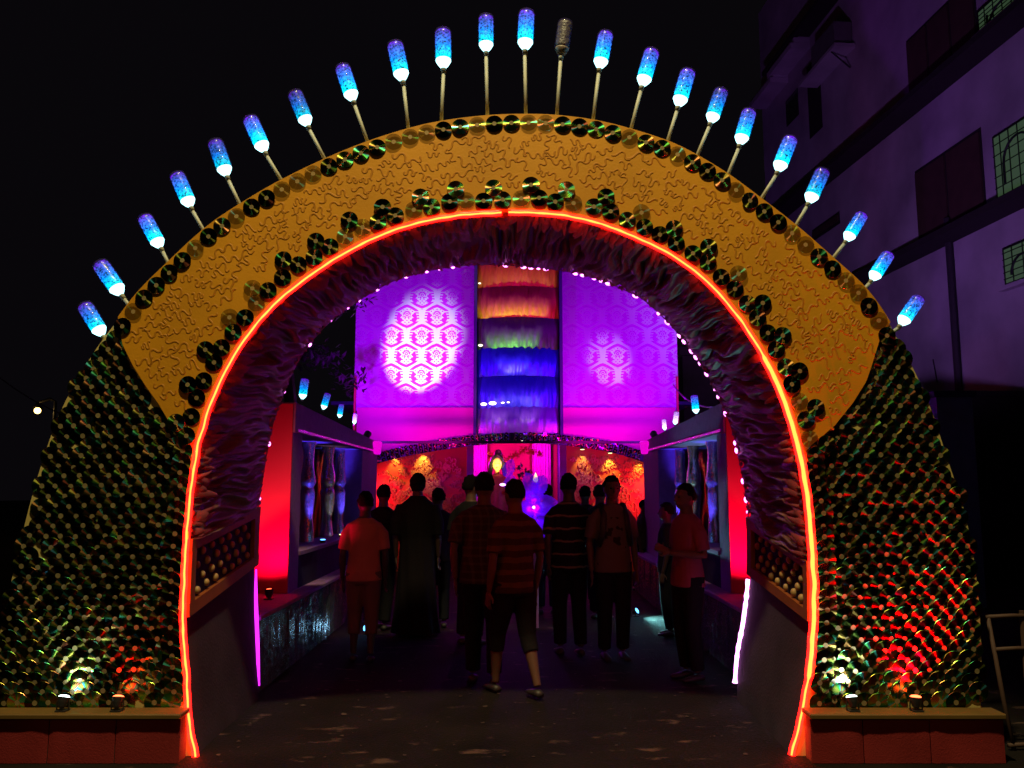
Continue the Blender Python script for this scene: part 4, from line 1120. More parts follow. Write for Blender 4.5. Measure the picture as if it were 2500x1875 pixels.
# leafy garland over the shrine
def leaf_cloud(bm, c, rad, n, size, rnd):
    for k in range(n):
        d = Vector((rnd.gauss(0, 1), rnd.gauss(0, 1), rnd.gauss(0, 1))); d.normalize(); p = Vector(c) + Vector((d.x * rad[0], d.y * rad[1], d.z * rad[2])) * rnd.random() ** 0.5
        q = Matrix.Rotation(rnd.uniform(0, 6.28), 3, 'Z') @ Matrix.Rotation(rnd.uniform(-1.2, 1.2), 3, 'X'); s = size * rnd.uniform(0.6, 1.3)
        vs = [bm.verts.new(p + q @ Vector(o) * s) for o in ((0, -1, 0), (0.45, -0.2, 0.1), (0, 1.1, -0.1), (-0.45, -0.2, 0.1))]
        bm.faces.new(vs)
rnd = random.Random(3)
ga = thing('flower_garland', 'red and orange flower garland hanging above the shrine statue', 'garland', D(1115, 985, 17.2))
bm = bmesh.new()
for i in range(9):
    p = D(1062 + i * 13, 982 + 10 * math.sin(i * 0.8), 17.2); leaf_cloud(bm, p, (0.09, 0.06, 0.10), 26, 0.05, rnd)
mkbm('petals', bm, mat('garland_petals', (0.6, 0.12, 0.05), 0.7, 0, 0.4, 14), ga, kind='stuff', fix=False)
bm = bmesh.new()
for i in range(6):
    p = D(1125 + rnd.uniform(-12, 25), 1010 + i * 9, 17.3); leaf_cloud(bm, p, (0.12, 0.06, 0.09), 20, 0.06, rnd)
mkbm('leaves', bm, mat('garland_leaves', (0.05, 0.12, 0.05), 0.7, 0, 0.4, 14), ga, kind='stuff', fix=False)
# small burning lamps in the shrine
def flame(label, x, y, Y, s):
    p = D(x, y, Y); r = thing('oil_lamp', label, 'oil lamp', (p.x, p.y, 0), 'oil lamps in the shrine')
    bm = bmesh.new(); tube(bm, [(p.x, p.y, 0), (p.x, p.y, 0.04), (p.x, p.y, 0.06), (p.x, p.y, p.z - 0.10 * s), (p.x, p.y, p.z - 0.07 * s), (p.x, p.y, p.z - 0.04 * s)], [0.12, 0.11, 0.02, 0.02, 0.07 * s, 0.09 * s], 12); mkbm('stand', bm, mat('brass', (0.5, 0.3, 0.08), 0.3, 0.8), r, smooth=True)
    bm = lathe([(-0.035 * s, 0.02 * s), (0.0, 0.055 * s), (0.05 * s, 0.042 * s), (0.12 * s, 0.015 * s), (0.16 * s, 0.002)], 10); bmesh.ops.translate(bm, vec=p, verts=bm.verts); mkbm('flame', bm, glow('flame_glow', (1.0, 0.62, 0.28), 2.6), r, smooth=True)
    lamp('flame_light', 'POINT', p + Vector((0, -0.12, 0.05)), (1.0, 0.6, 0.25), 1.5 * s, size=0.04, parent=r)
flame('tall white flame of the lamp beside the violet cellophane flowers', 1157, 1038, 16.2, 1.0)
flame('small orange flame of the lamp left of the shrine statue', 1038, 1030, 16.4, 0.45)
# violet cellophane flower stand
def cellophane():
    m, nt, b = newmat('violet_cellophane')
    b.inputs['Base Color'].default_value = (0.22, 0.08, 0.9, 1); b.inputs['Roughness'].default_value = 0.18; b.inputs['Alpha'].default_value = 0.55
    b.inputs['Transmission Weight'].default_value = 0.0; b.inputs['Specular IOR Level'].default_value = 1.0
    b.inputs['Emission Color'].default_value = (0.14, 0.0, 1.0, 1); b.inputs['Emission Strength'].default_value = 0.45  # petals glow by themselves, standing in for light through the film
    return m
M['petal'] = cellophane()
YC = 9.4
c0 = D(1158, 1200, YC)
cel = thing('cellophane_flower', 'violet lit cellophane flower stand among the crowd', 'flower stand', (c0.x, YC, 0))
def petal(c, L, wd, ang, yaw, cup=0.35):
    v, f = [], []; n, k = 14, 8
    for i in range(n + 1):
        u = i / n; ww = wd * math.sin(PI * min(1, u * 0.93 + 0.07)) ** 0.75
        for j in range(k + 1):
            a = (j / k - 0.5) * 2
            p = Vector((u * L, -cup * L * (math.sin(PI * u) * (1 - a * a * 0.8)) + 0.012 * math.sin(a * 18 + u * 5), a * ww + 0.006 * math.sin(u * 40)))
            v.append(Vector(c) + Matrix.Rotation(yaw, 3, 'Z') @ (Matrix.Rotation(-ang, 3, 'Y') @ p))
    for i in range(n):
        for j in range(k): a = i * (k + 1) + j; f.append((a, a + 1, a + k + 2, a + k + 1))
    return mk('petal', v, f, M['petal'], cel, smooth=True)
hub = D(1150, 1098, YC)
for (x, y, L, wd, ang, yaw) in ((1128, 1098, .30, .12, 0.25, 0), (1128, 1098, .30, .12, -0.35, .3), (1135, 1112, .24, .13, 2.6, .2), (1130, 1090, .26, .11, 1.5, 0), (1130, 1075, .30, .12, 1.9, .5),
                                (1135, 1068, .24, .10, 1.1, -.4), (1128, 1060, .22, .10, 0.7, .2), (1140, 1130, .26, .10, -0.45, .2), (1135, 1120, .24, .10, -1.2, 0), (1128, 1100, .22, .12, 3.4, 0), (1092, 1030, .22, .07, 1.2, 0), (1100, 1062, .20, .08, 1.4, 0)):
    petal(D(x + (22 if x > 1110 else 0), y, YC), L, wd, ang, yaw)
bm = bmesh.new(); tube(bm, [(c0.x, YC, 0), (c0.x, YC, hub.z + 0.15)], 0.03, 10); mkbm('stem', bm, mat('violet_stem', (0.35, 0.12, 0.45), 0.5), cel)
bm = bmesh.new(); ball(bm, D(1153, 1096, YC - 0.22), 0.018, 8, 6); ball(bm, D(1086, 1047, YC - 0.1), (0.035, 0.02, 0.016), 8, 6); mkbm('lamp_bulb', bm, glow('cel_bulb', (0.9, 0.3, 1.0), 4.0), cel)
lamp('flower_light', 'POINT', (hub.x, YC - 0.05, hub.z), (0.22, 0.0, 1.0), 9, size=0.05, parent=cel)

# ------------------------------------------------------------------ people
def fuse(bm, voxel, name, sm=3):
    bmesh.ops.recalc_face_normals(bm, faces=bm.faces)
    me = bpy.data.meshes.new(name + '_raw'); bm.to_mesh(me); bm.free()
    ob = bpy.data.objects.new(name + '_raw', me); COL.objects.link(ob)
    a = ob.modifiers.new('r', 'REMESH'); a.mode = 'VOXEL'; a.voxel_size = voxel
    b = ob.modifiers.new('s', 'SMOOTH'); b.factor = 0.5; b.iterations = sm
    dg = bpy.context.evaluated_depsgraph_get(); dg.update()
    out = bpy.data.meshes.new_from_object(ob.evaluated_get(dg), depsgraph=dg); out.name = name
    bpy.data.objects.remove(ob); bpy.data.meshes.remove(me)
    return out
SKIN = [mat('brown_skin', (0.12, 0.058, 0.036), 0.55, 0, 0.08, 12), mat('dark_skin', (0.07, 0.036, 0.024), 0.55, 0, 0.08, 12)]
HAIR = mat('black_hair', (0.008, 0.006, 0.006), 0.9, 0, 0.3, 60, 0.9, 150, 0.1)
SHOE = mat('dark_shoe', (0.03, 0.025, 0.025), 0.5)
def cloth(name, c): return mat(name, c, 0.88, 0, 0.10, 7, 0.35, 28, 0.15)

def person(label, xd, Y, H, face, top, bottom, skin=0, style='shirt', arms='down', stride=0.0, hair='short', voxel=0.010, wide=1.0, sleeve=0.42, leg_end=0.06, straps=False, lean=0.0, turn=0.0):
    """face: direction the person looks, 0 towards the camera, pi away"""
    px = D(xd, 1100, Y).x
    r = thing('person', label, 'person', (px, Y, 0), 'visitors in the passage')
    rotM = Matrix.Translation((px, Y, 0)) @ Matrix.Rotation(face, 4, 'Z') @ Matrix.Rotation(lean, 4, 'X')
    k = H; W_ = wide
    bod = bmesh.new()
    loft(bod, [((0, 0, .47 * k), .075 * k * W_, .055 * k), ((0, 0, .52 * k), .092 * k * W_, .064 * k), ((0, 0, .57 * k), .086 * k * W_, .060 * k), ((0, -.004 * k, .63 * k), .076 * k * W_, .055 * k),
               ((0, -.004 * k, .70 * k), .086 * k * W_, .061 * k), ((0, 0, .765 * k), .098 * k * W_, .062 * k), ((0, .004 * k, .805 * k), .100 * k * W_, .052 * k), ((0, .006 * k, .832 * k), .062 * k, .040 * k),
               ((0, .004 * k, .855 * k), .035 * k, .035 * k), ((0, 0, .90 * k), .031 * k, .034 * k)], 22)
    hc = Vector((0, -.006 * k, .935 * k))
    Rt = Matrix.Rotation(turn, 3, 'Z')
    def hp(x, y, z): return hc + Rt @ Vector((x * k, y * k, z * k))
    hr = Rt.to_4x4().to_3x3()
    ball(bod, hc, (.043 * k, .053 * k, .064 * k), 18, 14, hr)
    ball(bod, hp(0, -.022, -.030), (.031 * k, .030 * k, .034 * k), 14, 10, hr)          # jaw
    tube(bod, [hp(0, -.050, .012), hp(0, -.056, -.003), hp(0, -.062, -.016), hp(0, -.050, -.020)], [.005 * k, .006 * k, .009 * k, .006 * k], 8)   # nose
    ball(bod, hp(0, -.049, -.034), (.015 * k, .007 * k, .0065 * k), 10, 6, hr)          # lips
    for s in (-1, 1):
        ball(bod, hp(s * .019, -.045, .012), (.012 * k, .010 * k, .005 * k), 8, 6, hr)   # brow
        ball(bod, hp(s * .043, .004, -.004), (.006 * k, .012 * k, .018 * k), 8, 6, hr)   # ear
    sl = bmesh.new() if top else None
    tr = bmesh.new() if bottom else None
    for s in (-1, 1):
        sh = Vector((s * .098 * k * W_, 0.004 * k, .800 * k))
        if arms == 'down': el = Vector((s * .128 * k * W_, .022 * k, .635 * k)); wr = Vector((s * .128 * k * W_, -.02 * k, .485 * k)); hd = Vector((0, -.18, -1))
        elif arms == 'front': el = Vector((s * .135 * k * W_, .015 * k, .640 * k)); wr = Vector((s * .045 * k, -.125 * k, .650 * k)); hd = Vector((-s * .5, -.6, .35))
        elif arms == 'swing': el = Vector((s * .130 * k * W_, (.045 if s > 0 else -.02) * k, .640 * k)); wr = Vector((s * .122 * k * W_, (.03 if s > 0 else -.12) * k, .500 * k)); hd = Vector((0, (-.2 if s > 0 else -.8), -1))
        else:                                                                           # one hand raised with a camera phone
            if s > 0: el = Vector((.140 * k, -.06 * k, .680 * k)); wr = Vector((.07 * k, -.15 * k, .80 * k)); hd = Vector((-.2, -.3, 1))
            else: el = Vector((-.128 * k, .02 * k, .635 * k)); wr = Vector((-.128 * k, -.02 * k, .485 * k)); hd = Vector((0, -.2, -1))
        tube(bod, [sh - Vector((s * .02 * k, 0, 0)), sh.lerp(el, .25), el.lerp(sh, .3), el, el.lerp(wr, .3), wr.lerp(el, .15), wr], [.026 * k, .028 * k, .023 * k, .019 * k, .021 * k, .015 * k, .0135 * k], 10)
        hd.normalize(); side = hd.cross(Vector((s, 0.2, 0))).normalized(); fl = side.cross(hd).normalized()
        palm = wr + hd * .030 * k
        q = Matrix((side, fl, hd)).transposed()
        ball(bod, palm, (.021 * k, .0095 * k, .031 * k), 10, 8, q)
        for fi, (o_, L_) in enumerate(((-.0155, .036), (-.0052, .043), (.0052, .040), (.0155, .031))):
            b0 = palm + side * o_ * k + hd * .018 * k; b1 = b0 + hd * L_ * .55 * k + side * o_ * .12 * k; b2 = b1 + (hd * .8 - fl * s * .5).normalized() * L_ * .55 * k
            tube(bod, [b0, b1, b2], [.0056 * k, .0052 * k, .0042 * k], 7)
        t0 = palm - side * .016 * k - hd * .008 * k; t1 = t0 - side * .017 * k + hd * .014 * k; tube(bod, [t0, t1, t1 + hd * .018 * k - side * .003 * k], [.0075 * k, .0062 * k, .005 * k], 7)
        if sl is not None and style != 'drape':
            e = sh.lerp(el, min(1, sleeve / .5)) if sleeve <= .5 else el
            tube(sl, [sh - Vector((s * .03 * k, 0, 0)), sh.lerp(e, .35), e, e.lerp(el, .02)] + ([el.lerp(wr, .9)] if sleeve > .5 else []), [.036 * k, .038 * k, .036 * k, .037 * k] + ([.022 * k] if sleeve > .5 else []), 12)
        # legs
        st = stride * s
        hip = Vector((s * .047 * k, 0, .50 * k)); kn = Vector((s * .052 * k, -.012 * k - st * .5 * k - abs(stride) * .12 * k, .275 * k + abs(stride) * .01 * k)); an = Vector((s * .052 * k, .012 * k - st * k, .048 * k + (abs(stride) * .10 * k if st < 0 else 0)))
        tube(bod, [hip, hip.lerp(kn, .4), kn.lerp(hip, .1), kn, kn.lerp(an, .3), an.lerp(kn, .15), an], [.052 * k, .047 * k, .034 * k, .030 * k, .032 * k, .020 * k, .019 * k], 12)
        ft = an + Vector((0, 0, -.032 * k)); bmf = bmesh.new()
        tube(bmf, [ft + Vector((0, .030 * k, 0)), ft + Vector((0, .0, .004 * k)), ft + Vector((0, -.05 * k, -.001 * k)), ft + Vector((s * .004 * k, -.092 * k, -.006 * k))], [(.018 * k, .015 * k), (.023 * k, .019 * k), (.026 * k, .013 * k), (.017 * k, .008 * k)], 12)
        bmesh.ops.transform(bmf, matrix=rotM, verts=bmf.verts); lo = min(v.co.z for v in bmf.verts)
        if st >= 0: bmesh.ops.translate(bmf, vec=(0, 0, 0.004 - lo), verts=bmf.verts)
        mkbm('shoe', bmf, SHOE, r, smooth=True)
        if tr is not None and style != 'drape':
            end = an if leg_end < .1 else kn.lerp(an, 1 - (leg_end - .05) / .25)
            tube(tr, [hip + Vector((0, 0, .03 * k)), hip.lerp(kn, .4), kn, kn.lerp(end, .5), end + Vector((0, 0, .012 * k))], [.062 * k, .056 * k, .043 * k, .040 * k, .036 * k], 14)
    bmesh.ops.transform(bod, matrix=rotM, verts=bod.verts)
    link('body', fuse(bod, voxel * 0.85, 'body', 2), SKIN[skin], r, smooth=True)
    if style == 'drape':                                                                # long wrapped dress with shawl
        d = bmesh.new(); seg = 40; rings = []
        prof = [(.02, .150, .120), (.10, .140, .112), (.25, .125, .100), (.40, .115, .090), (.52, .112, .085), (.60, .105, .080), (.68, .112, .084), (.76, .120, .080), (.81, .112, .066), (.84, .070, .052), (.865, .046, .044)]
        for z, rx, ry in prof:
            rings.append([d.verts.new((rx * k * (1 + .07 * math.sin(a * 9 + z * 6) * (1.1 - z)) * math.cos(a), ry * k * (1 + .07 * math.sin(a * 9 + z * 6) * (1.1 - z)) * math.sin(a), z * k)) for a in [2 * PI * q / seg for q in range(seg)]])
        for a, b in zip(rings, rings[1:]):
            for q in range(seg): d.faces.new((a[q], a[(q + 1) % seg], b[(q + 1) % seg], b[q]))
        d.faces.new(rings[0][::-1]); d.faces.new(rings[-1])
        for s in (-1, 1): tube(d, [(s * .095 * k, 0, .80 * k), (s * .132 * k, .02 * k, .70 * k), (s * .135 * k, .02 * k, .62 * k)], [.040 * k, .040 * k, .034 * k], 12)
        bmesh.ops.transform(d, matrix=rotM, verts=d.verts); link('dress', fuse(d, voxel, 'dress', 2), top, r, smooth=True)
    else:
        loft(sl, [((0, 0, .475 * k), .108 * k * W_, .078 * k), ((0, 0, .53 * k), .106 * k * W_, .077 * k), ((0, -.004 * k, .62 * k), .093 * k * W_, .069 * k), ((0, -.004 * k, .70 * k), .098 * k * W_, .072 * k), ((0, 0, .77 * k), .108 * k * W_, .071 * k),
                  ((0, .004 * k, .812 * k), .104 * k * W_, .059 * k), ((0, .006 * k, .838 * k), .062 * k, .047 * k), ((0, .006 * k, .850 * k), .043 * k, .041 * k)], 24)
        for v in sl.verts: v.co += Vector((noise.noise(v.co * 9), noise.noise(v.co * 9 + Vector((5, 0, 0))), 0)) * 0.006 * k
        bmesh.ops.transform(sl, matrix=rotM, verts=sl.verts); me = fuse(sl, voxel, 'shirt', 2)
        me.transform(rotM.inverted()); o = link('shirt', me, top, r, smooth=True); o.matrix_basis = rotM
        loft(tr, [((0, 0, .46 * k), .094 * k * W_, .068 * k), ((0, 0, .51 * k), .100 * k * W_, .072 * k), ((0, 0, .565 * k), .092 * k * W_, .066 * k)], 20)
        bmesh.ops.transform(tr, matrix=rotM, verts=tr.verts); link('trousers', fuse(tr, voxel, 'trousers', 2), bottom, r, smooth=True)
    # hair
    hm = bmesh.new(); hcen = hp(0, .006, .010); ball(hm, (0, 0, 0), 1.0, 22, 16)
    for v in hm.verts:
        n = v.co.copy(); sc_ = Vector((.0505, .060, .066)) * k
        if hair == 'short' and n.z < -0.05 - 0.35 * n.y * -1 and n.y < 0.15: sc_ *= 0.72
        if n.y < -0.35 and n.z < 0.42: sc_ *= 0.70
        if hair == 'short' and n.z < -0.45: sc_ *= 0.75
        v.co = hcen + Rt @ Vector((n.x * sc_.x, n.y * sc_.y, n.z * sc_.z)) + Vector((0, 0, 0)) + n * 0.009 * k * noise.noise(n * 7 + Vector((k * 9, px, 0)))
    if hair == 'bun': ball(hm, hp(0, .060, -.012), (.028 * k, .026 * k, .026 * k), 12, 8)
    if hair == 'long': tube(hm, [hp(0, .035, .0), hp(0, .050, -.05), hp(0, .052, -.13), hp(0, .05, -.19)], [(.040 * k, .024 * k), (.042 * k, .022 * k), (.034 * k, .018 * k), (.010 * k, .008 * k)], 12)
    bmesh.ops.transform(hm, matrix=rotM, verts=hm.verts); mkbm('hair', hm, HAIR, r, smooth=True)
    for s in (-1, 1):
        ey = bmesh.new(); ball(ey, hp(s * .019, -.0475, .002), (.0075 * k, .004 * k, .0042 * k), 8, 6, hr); bmesh.ops.transform(ey, matrix=rotM, verts=ey.verts); mkbm('eye', ey, HAIR, r, smooth=True)
    if straps:
        for s in (-1, 1):
            sb = bmesh.new(); tube(sb, [Vector((s * .055 * k, .078 * k, .70 * k)), Vector((s * .066 * k, .055 * k, .80 * k)), Vector((s * .062 * k, 0, .853 * k)), Vector((s * .066 * k, -.062 * k, .79 * k)), Vector((s * .075 * k, -.078 * k, .70 * k)), Vector((s * .096 * k, -.045 * k, .62 * k))], [(.006 * k, .018 * k)] * 6, 8)
            bmesh.ops.transform(sb, matrix=rotM, verts=sb.verts); mkbm('strap', sb, SHOE, r, smooth=True)
        bp = bmesh.new(); ball(bp, (0, .125 * k, .70 * k), (.085 * k, .055 * k, .12 * k), 16, 10); bmesh.ops.transform(bp, matrix=rotM, verts=bp.verts); mkbm('backpack', bp, SHOE, r, smooth=True)
    return r
AW = PI
dk = cloth('black_cotton', (0.010, 0.009, 0.011)); dk2 = cloth('charcoal_cotton', (0.020, 0.016, 0.018)); jean = cloth('dark_denim', (0.013, 0.014, 0.022)); 
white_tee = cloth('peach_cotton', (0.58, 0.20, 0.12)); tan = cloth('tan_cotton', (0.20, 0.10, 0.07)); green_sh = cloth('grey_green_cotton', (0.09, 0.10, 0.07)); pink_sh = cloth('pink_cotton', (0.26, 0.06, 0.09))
chk = stripe_mat('check_shirt', (0.045, 0.024, 0.022), (0.10, 0.066, 0.055), 'check', 16, 0.3); plaid = stripe_mat('striped_tee', (0.045, 0.020, 0.016), (0.105, 0.055, 0.028), 'h', 11, 0.45)
bands = stripe_mat('banded_shirt', (0.012, 0.011, 0.012), (0.22, 0.15, 0.10), 'h', 8.5, 0.16); printed = stripe_mat('printed_tee', (0.15, 0.11, 0.095), (0.03, 0.018, 0.015), 'print', 8)
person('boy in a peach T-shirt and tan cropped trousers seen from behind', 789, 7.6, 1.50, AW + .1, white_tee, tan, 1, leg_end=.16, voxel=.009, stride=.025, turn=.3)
person('person in black standing just behind the boy in peach', 828, 9.3, 1.57, AW - .3, dk, dk, 1, arms='swing', stride=.04, turn=.3)
person('woman with her hair in a bun, wrapped in a long dark dress', 902, 8.9, 1.69, AW, cloth('dark_saree', (0.008, 0.005, 0.007)), None, 1, 'drape', hair='bun', wide=1.05)
person('person in a charcoal shirt beside the woman in the long dress', 946, 9.4, 1.53, AW + .2, dk2, jean, 1, arms='front', turn=.4)
person('person in a black shirt with bare forearms behind the checked shirt', 1018, 8.4, 1.66, AW - .5, dk, dk2, 0, arms='front', turn=-.3)
person('man in a checked shirt and dark trousers walking up the passage', 1046, 6.75, 1.66, AW, chk, dk, 0, arms='swing', stride=.05, voxel=.008, wide=1.12)
person('youth in a striped top and dark shorts striding across the passage', 1112, 6.4, 1.60, AW + .5, plaid, dk, 0, arms='down', stride=.11, leg_end=.20, voxel=.008, wide=1.0)
person('person in dark clothes behind the violet cellophane flowers', 1181, 10.4, 1.58, AW, dk, jean, 1)
person('man in a black shirt with thin pale stripes', 1229, 7.9, 1.67, AW + .15, bands, dk, 1, wide=1.02, arms='swing', stride=.03, turn=-.35)
person('person far back between the striped shirt and the backpack', 1264, 11.0, 1.56, AW, dk2, dk, 1)
person('person in black close behind the man with the backpack straps', 1296, 10.0, 1.57, AW - .4, dk, dk, 1, arms='raise')
person('man in a printed pale T-shirt with dark backpack straps facing the camera', 1322, 7.7, 1.645, .15, printed, jean, 0, straps=True, voxel=.009)
person('person in a grey green top raising one hand by the right window', 1374, 12.6, 1.36, 1.2, green_sh, dk, 0, arms='raise', lean=0.1)
person('small person in dark clothes at the right pavilion window', 1440, 8.9, 1.38, -1.9, dk2, dk, 1)
person('young man in a pink shirt standing against the right counter', 1482, 6.9, 1.57, -1.2, pink_sh, dk, 0, arms='front', voxel=.008)

# ------------------------------------------------------------------ apartment house on the right
P0 = Vector((8.1, 25.2, 0)); P1 = Vector((9.05, 12.5, 0)); WD = (P1 - P0).normalized(); WN = Vector((-1, 0, 0)) - WD * Vector((-1, 0, 0)).dot(WD); WN.normalize()
def wallpix(px, py):
    d = P(px, py, 1.0) - Vector((0, 0, CAM_H)); o = Vector((0, 0, CAM_H)) - P0
    t = -o.dot(WN) / d.dot(WN); q = o + d * t
    return q.dot(WD), q.z
def W(a, z, out=0.0): return P0 + WD * a + WN * out + Vector((0, 0, z))
house = thing('apartment_house', 'tall pale apartment house lit violet behind the right side of the arch', 'house', (8.6, 18, 0))
def wbox(name, a0, a1, z0, z1, o0, o1, m, parent=None):
    bm = bmesh.new(); hexa(bm, [W(a, z, o0) for a, z in ((a0, z0), (a1, z0), (a1, z1), (a0, z1))] + [W(a, z, o1) for a, z in ((a0, z0), (a1, z0), (a1, z1), (a0, z1))])
    o = mkbm(name, bm, m, None)
    if parent is None: hook(o, house)
    else: o.parent = parent
    return o
AEND = 17.5; ZT = 17.0
wbox('wall', 0, AEND, 0, ZT, -6.0, 0, M['plaster'])
def wrect(px0, py0, px1, py1):
    """two opposite corners picked on the wall"""
    a0, z0 = wallpix(px0, py0); a1, z1 = wallpix(px1, py1)
    return min(a0, a1), max(a0, a1), min(z0, z1), max(z0, z1)
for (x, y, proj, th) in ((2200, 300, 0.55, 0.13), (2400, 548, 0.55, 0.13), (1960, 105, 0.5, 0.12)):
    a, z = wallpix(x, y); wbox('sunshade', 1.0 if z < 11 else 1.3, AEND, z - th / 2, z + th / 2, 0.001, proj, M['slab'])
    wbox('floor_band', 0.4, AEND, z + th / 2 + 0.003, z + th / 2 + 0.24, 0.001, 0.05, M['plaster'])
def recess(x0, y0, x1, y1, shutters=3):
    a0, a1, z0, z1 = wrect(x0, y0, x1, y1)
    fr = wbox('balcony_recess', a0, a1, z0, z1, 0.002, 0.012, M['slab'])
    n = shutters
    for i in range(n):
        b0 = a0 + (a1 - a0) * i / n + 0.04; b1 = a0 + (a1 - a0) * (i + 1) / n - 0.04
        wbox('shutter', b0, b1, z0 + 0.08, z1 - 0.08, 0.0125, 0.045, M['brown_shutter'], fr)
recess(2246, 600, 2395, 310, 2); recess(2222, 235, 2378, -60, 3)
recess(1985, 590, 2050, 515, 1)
def window(x0, y0, x1, y1, lit, arch=True):
    a0, a1, z0, z1 = wrect(x0, y0, x1, y1)
    fr = wbox('window', a0, a1, z0, z1, 0.002, 0.05, M['grille'])
    wbox('pane', a0 + 0.05, a1 - 0.05, z0 + 0.05, z1 - 0.05, 0.0505, 0.058, M['lit_glass'] if lit else M['dark_glass'], fr)
    bm = bmesh.new(); nb = max(2, int((a1 - a0) / 0.22))
    for i in range(1, nb): tube(bm, [W(a0 + (a1 - a0) * i / nb, z0 + 0.03, 0.075), W(a0 + (a1 - a0) * i / nb, z1 - 0.03, 0.075)], 0.011, 5)
    for j in range(1, 6): tube(bm, [W(a0 + 0.03, z0 + (z1 - z0) * j / 6, 0.078), W(a1 - 0.03, z0 + (z1 - z0) * j / 6, 0.078)], 0.010, 5)
    if arch:
        am, hw = (a0 + a1) / 2, (a1 - a0) * 0.28
        tube(bm, [W(am - hw, z0 + 0.2, 0.085)] + [W(am - hw * math.cos(PI * q / 10), z1 - 0.25 - hw + hw * math.sin(PI * q / 10), 0.085) for q in range(11)] + [W(am + hw, z0 + 0.2, 0.085)], 0.022, 6)
    o = mkbm('grille', bm, M['grille'], None); o.parent = fr
    wbox('sill', a0 - 0.08, a1 + 0.08, z0 - 0.08, z0 - 0.003, 0.002, 0.14, M['plaster'], fr)
window(2440, 490, 2560, 250, True); window(2395, 85, 2520, -90, True); window(2460, 700, 2560, 560, True)
a0, a1, z0, z1 = wrect(1998, 205, 2085, 105)
fr = wbox('window', a0, a1, z0, z1, 0.002, 0.03, M['dark_glass'])
wbox('air_conditioner', a0 + (a1 - a0) * .35, a1 - 0.02, z0 + 0.06, z0 + 0.62, 0.031, 0.50, M['ac'])
wbox('window_ledge', a0 - 0.05, a1 + 0.08, z0 - 0.09, z0 - 0.003, 0.002, 0.55, M['plaster'])
bm = bmesh.new(); tube(bm, [W(a1 - 0.2, z0 - 0.09, 0.5), W(a1 - 0.2, z0 - 0.5, 0.02)], 0.02, 6); hook(mkbm('bracket', bm, M['grille'], None), house)
a0, a1, z0, z1 = wrect(1922, 310, 1948, 215); wbox('window', a0, a1, z0, z1, 0.002, 0.02, M['dark_glass'])
a0, a1, z0, z1 = wrect(1978, 340, 2000, 130); wbox('wall_groove', a0, a1, z0, z1, 0.002, 0.012, M['slab'])
# small stepped cornices on the far corner
for (x, y) in ((1905, 225), (1955, 145)):
    a, z = wallpix(x, y)
    for q, (dz, pr) in enumerate(((0, 0.55), (0.16, 0.45), (0.32, 0.32))):
        wbox('cornice', a - 1.15, a + 0.6, z + dz + q * 0.004, z + dz + 0.155, 0.003, pr, M['plaster'])
bm = bmesh.new(); a, z = wallpix(2337, 760); tube(bm, [W(a, 0.1, 0.08), W(a, z + 1.9, 0.08)], 0.07, 8); hook(mkbm('drain_pipe', bm, M['pipe'], None), house)
for (x, y, hgt) in ((2288, 905, 0.5),):
    a, z = wallpix(x, y); bm = bmesh.new(); tube(bm, [W(a, z - hgt / 2, 0.012), W(a - 0.1, z + hgt / 2, 0.012)], 0.012, 5); hook(mkbm('cable_end', bm, M['pipe'], None), house)
# low dark outbuilding and blue lit wall at its foot
low = thing('yard_wall', 'dark yard wall at the foot of the apartment house', 'wall', (8.0, 12.0, 0))
a0, z0 = wallpix(2300, 1150)
boxo('wall_slab', (5.6, 13.6, 0), (9.4, 13.85, 3.05), M['slab'], low)
boxo('coping', (5.55, 13.55, 3.052), (9.45, 13.9, 3.15), M['slab'], low)
pier = thing('blue_pier', 'blue lit plastered pier beside the right edge of the arch', 'pier', (D(2075, 1100, 11).x, 11, 0))
px_ = D(2075, 1100, 11).x
boxo('shaft', (px_ - 0.28, 10.9, 0), (px_ + 0.2, 11.2, 2.75), mat('blue_light_plaster', (0.26, 0.24, 0.55), 0.8), pier); boxo('pier_cap', (px_ - 0.32, 10.86, 2.752), (px_ + 0.24, 11.24, 2.83), M['indigo'], pier)  # blue light on the plaster is put into its colour

# ------------------------------------------------------------------ bits and pieces
rail = thing('bamboo_barrier', 'bamboo barrier frame at the right edge of the arch', 'barrier', (D(2180, 1500, 5.1).x, 5.1, 0))
for nm, pts_ in (('rail', [(2128, 1333), (2250, 1331)]), ('rail', [(2150, 1403), (2250, 1402)]), ('rail', [(2178, 1610), (2260, 1611)]), ('leg', [(2134, 1334), (2205, 1690)])):
    bm = bmesh.new(); q = [D(x, y, 5.1) for x, y in pts_]; tube(bm, [q[0], (q[0] + q[1]) / 2 + Vector((0, 0.01, 0.004)), q[1]], 0.013, 8); mkbm(nm, bm, M['rail'], rail, smooth=True)
q = D(2225, 1500, 5.1); bm = bmesh.new(); tube(bm, [Vector((q.x, 5.12, 0)), Vector((q.x, 5.12, D(2200, 1320, 5.1).z))], 0.016, 8); mkbm('post', bm, M['rail'], rail)

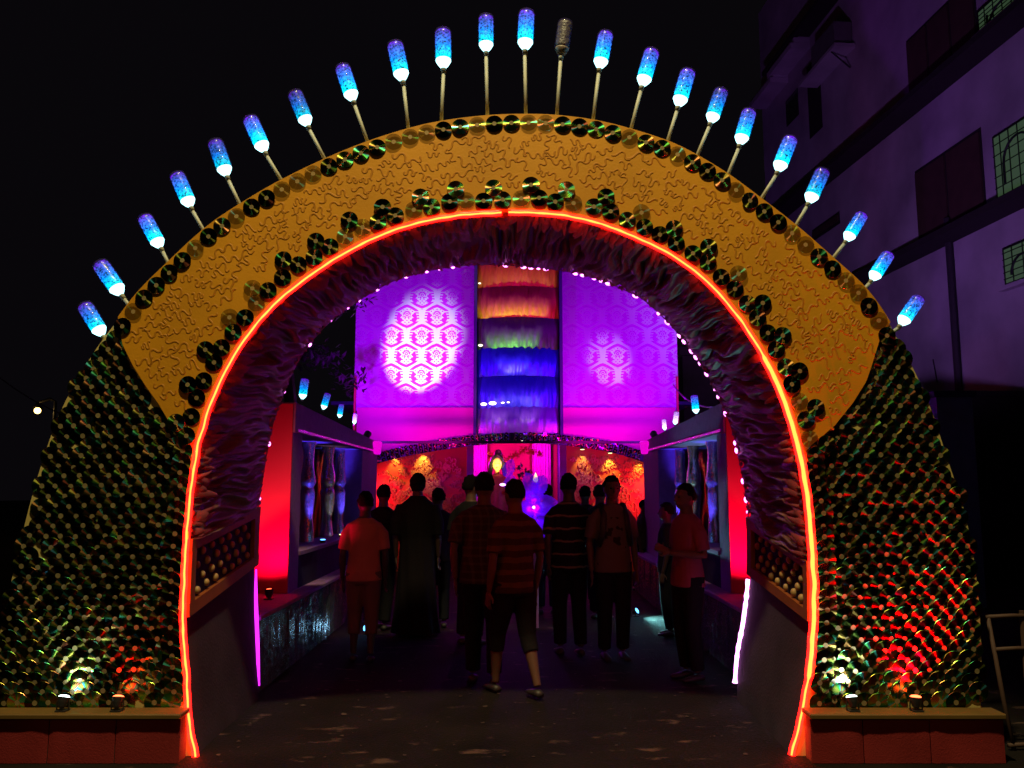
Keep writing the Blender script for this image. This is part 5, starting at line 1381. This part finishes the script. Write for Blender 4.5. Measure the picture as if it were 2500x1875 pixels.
lampx = D(81, 887, 26)
sl_ = thing('street_lamp', 'distant street lamp with warm round bulb in the dark left of the arch', 'street lamp', (lampx.x, 26, 0))
bm = bmesh.new(); tube(bm, [(lampx.x + 0.5, 26.1, 0), (lampx.x + 0.5, 26.1, lampx.z + 0.3), (lampx.x + 0.35, 26.05, lampx.z + 0.38), (lampx.x, 26, lampx.z + 0.25)], 0.05, 8); mkbm('pole', bm, M['black_metal'], sl_)
bm = bmesh.new(); ball(bm, lampx, 0.10, 14, 10); mkbm('bulb', bm, glow('lamp_glow', (1.0, 0.62, 0.18), 7.0), sl_, smooth=True)
bm = bmesh.new(); tube(bm, [lampx + Vector((0, 0, 0.09)), lampx + Vector((0, 0, 0.14)), lampx + Vector((0, 0, 0.26))], [0.16, 0.10, 0.05], 12); mkbm('hood', bm, M['black_metal'], sl_, smooth=True)
lamp('bulb_light', 'POINT', lampx - Vector((0, 0.25, 0.02)), (1.0, 0.6, 0.2), 3, size=0.1, parent=sl_)

def cable(label, pts_, r=0.012, sag=0.15):
    a, b = pts_; bm = bmesh.new(); n = 24
    tube(bm, [a.lerp(b, i / n) - Vector((0, 0, sag * 4 * (i / n) * (1 - i / n))) for i in range(n + 1)], r, 6)
    tag(mkbm('overhead_cable', bm, M['cable'], None), label, 'cable')
cable('overhead cable dropping from the stage front to the right pavilion', (D(1455, 832, YS), D(1575, 875, 7.8)))
cable('faint overhead cable in the dark left of the arch', (D(-20, 800, 26), D(160, 905, 25)), 0.02)

def tree(label, base, crown, rad, n):
    r = thing('tree', label, 'tree', base); bx_, by_, _ = base; c = Vector(crown)
    bm = bmesh.new(); tube(bm, [base, (bx_ + 0.05, by_, c.z * 0.5), (c.x, c.y, c.z - rad[2] * 0.3), (c.x, c.y, c.z + rad[2] * 0.4)], [0.16, 0.12, 0.08, 0.02], 8)
    rr = random.Random(5)
    for k in range(7):
        d = Vector((rr.uniform(-1, 1), rr.uniform(-1, 1), rr.uniform(0, .8))); tube(bm, [(c.x, c.y, c.z - rad[2] * 0.4), c + Vector((d.x * rad[0], d.y * rad[1], d.z * rad[2])) * 0.8], [0.05, 0.01], 6)
    mkbm('trunk', bm, M['bark'], r)
    bm = bmesh.new()
    for k in range(26):
        d = Vector((rr.gauss(0, .5), rr.gauss(0, .5), rr.gauss(0, .5))); leaf_cloud(bm, c + Vector((d.x * rad[0], d.y * rad[1], d.z * rad[2])), (0.35, 0.35, 0.28), n, 0.07, rr)
    mkbm('crown', bm, M['leaf'], r, fix=False)
tc_ = D(752, 690, 13.0)
tree('dark tree behind the left pavilion beside the damask panel', (tc_.x - 0.9, 13.2, 0), (tc_.x - 1.05, 13.2, tc_.z), (0.9, 0.8, 1.0), 60)
far = thing('far_house', 'dim olive house far behind the right pavilion roof', 'house', (D(1530, 830, 24).x, 24, 0))
fx0, fx1, fz = D(1475, 800, 24).x, D(1640, 800, 24).x, D(1520, 768, 24).z
boxo('wall', (fx0, 24, 0), (fx1, 27, fz), M['olive'], far); boxo('parapet', (fx0 - 0.1, 23.9, fz + 0.003), (fx1 + 0.1, 24.05, fz + 0.25), M['olive'], far)
boxo('window', (fx0 + 1.0, 23.93, fz - 1.9), (fx0 + 1.9, 23.999, fz - 0.7), M['dark_glass'], far)
print('discs', N_DISC, 'rest', len(rest), 'squiggles', len(placed))
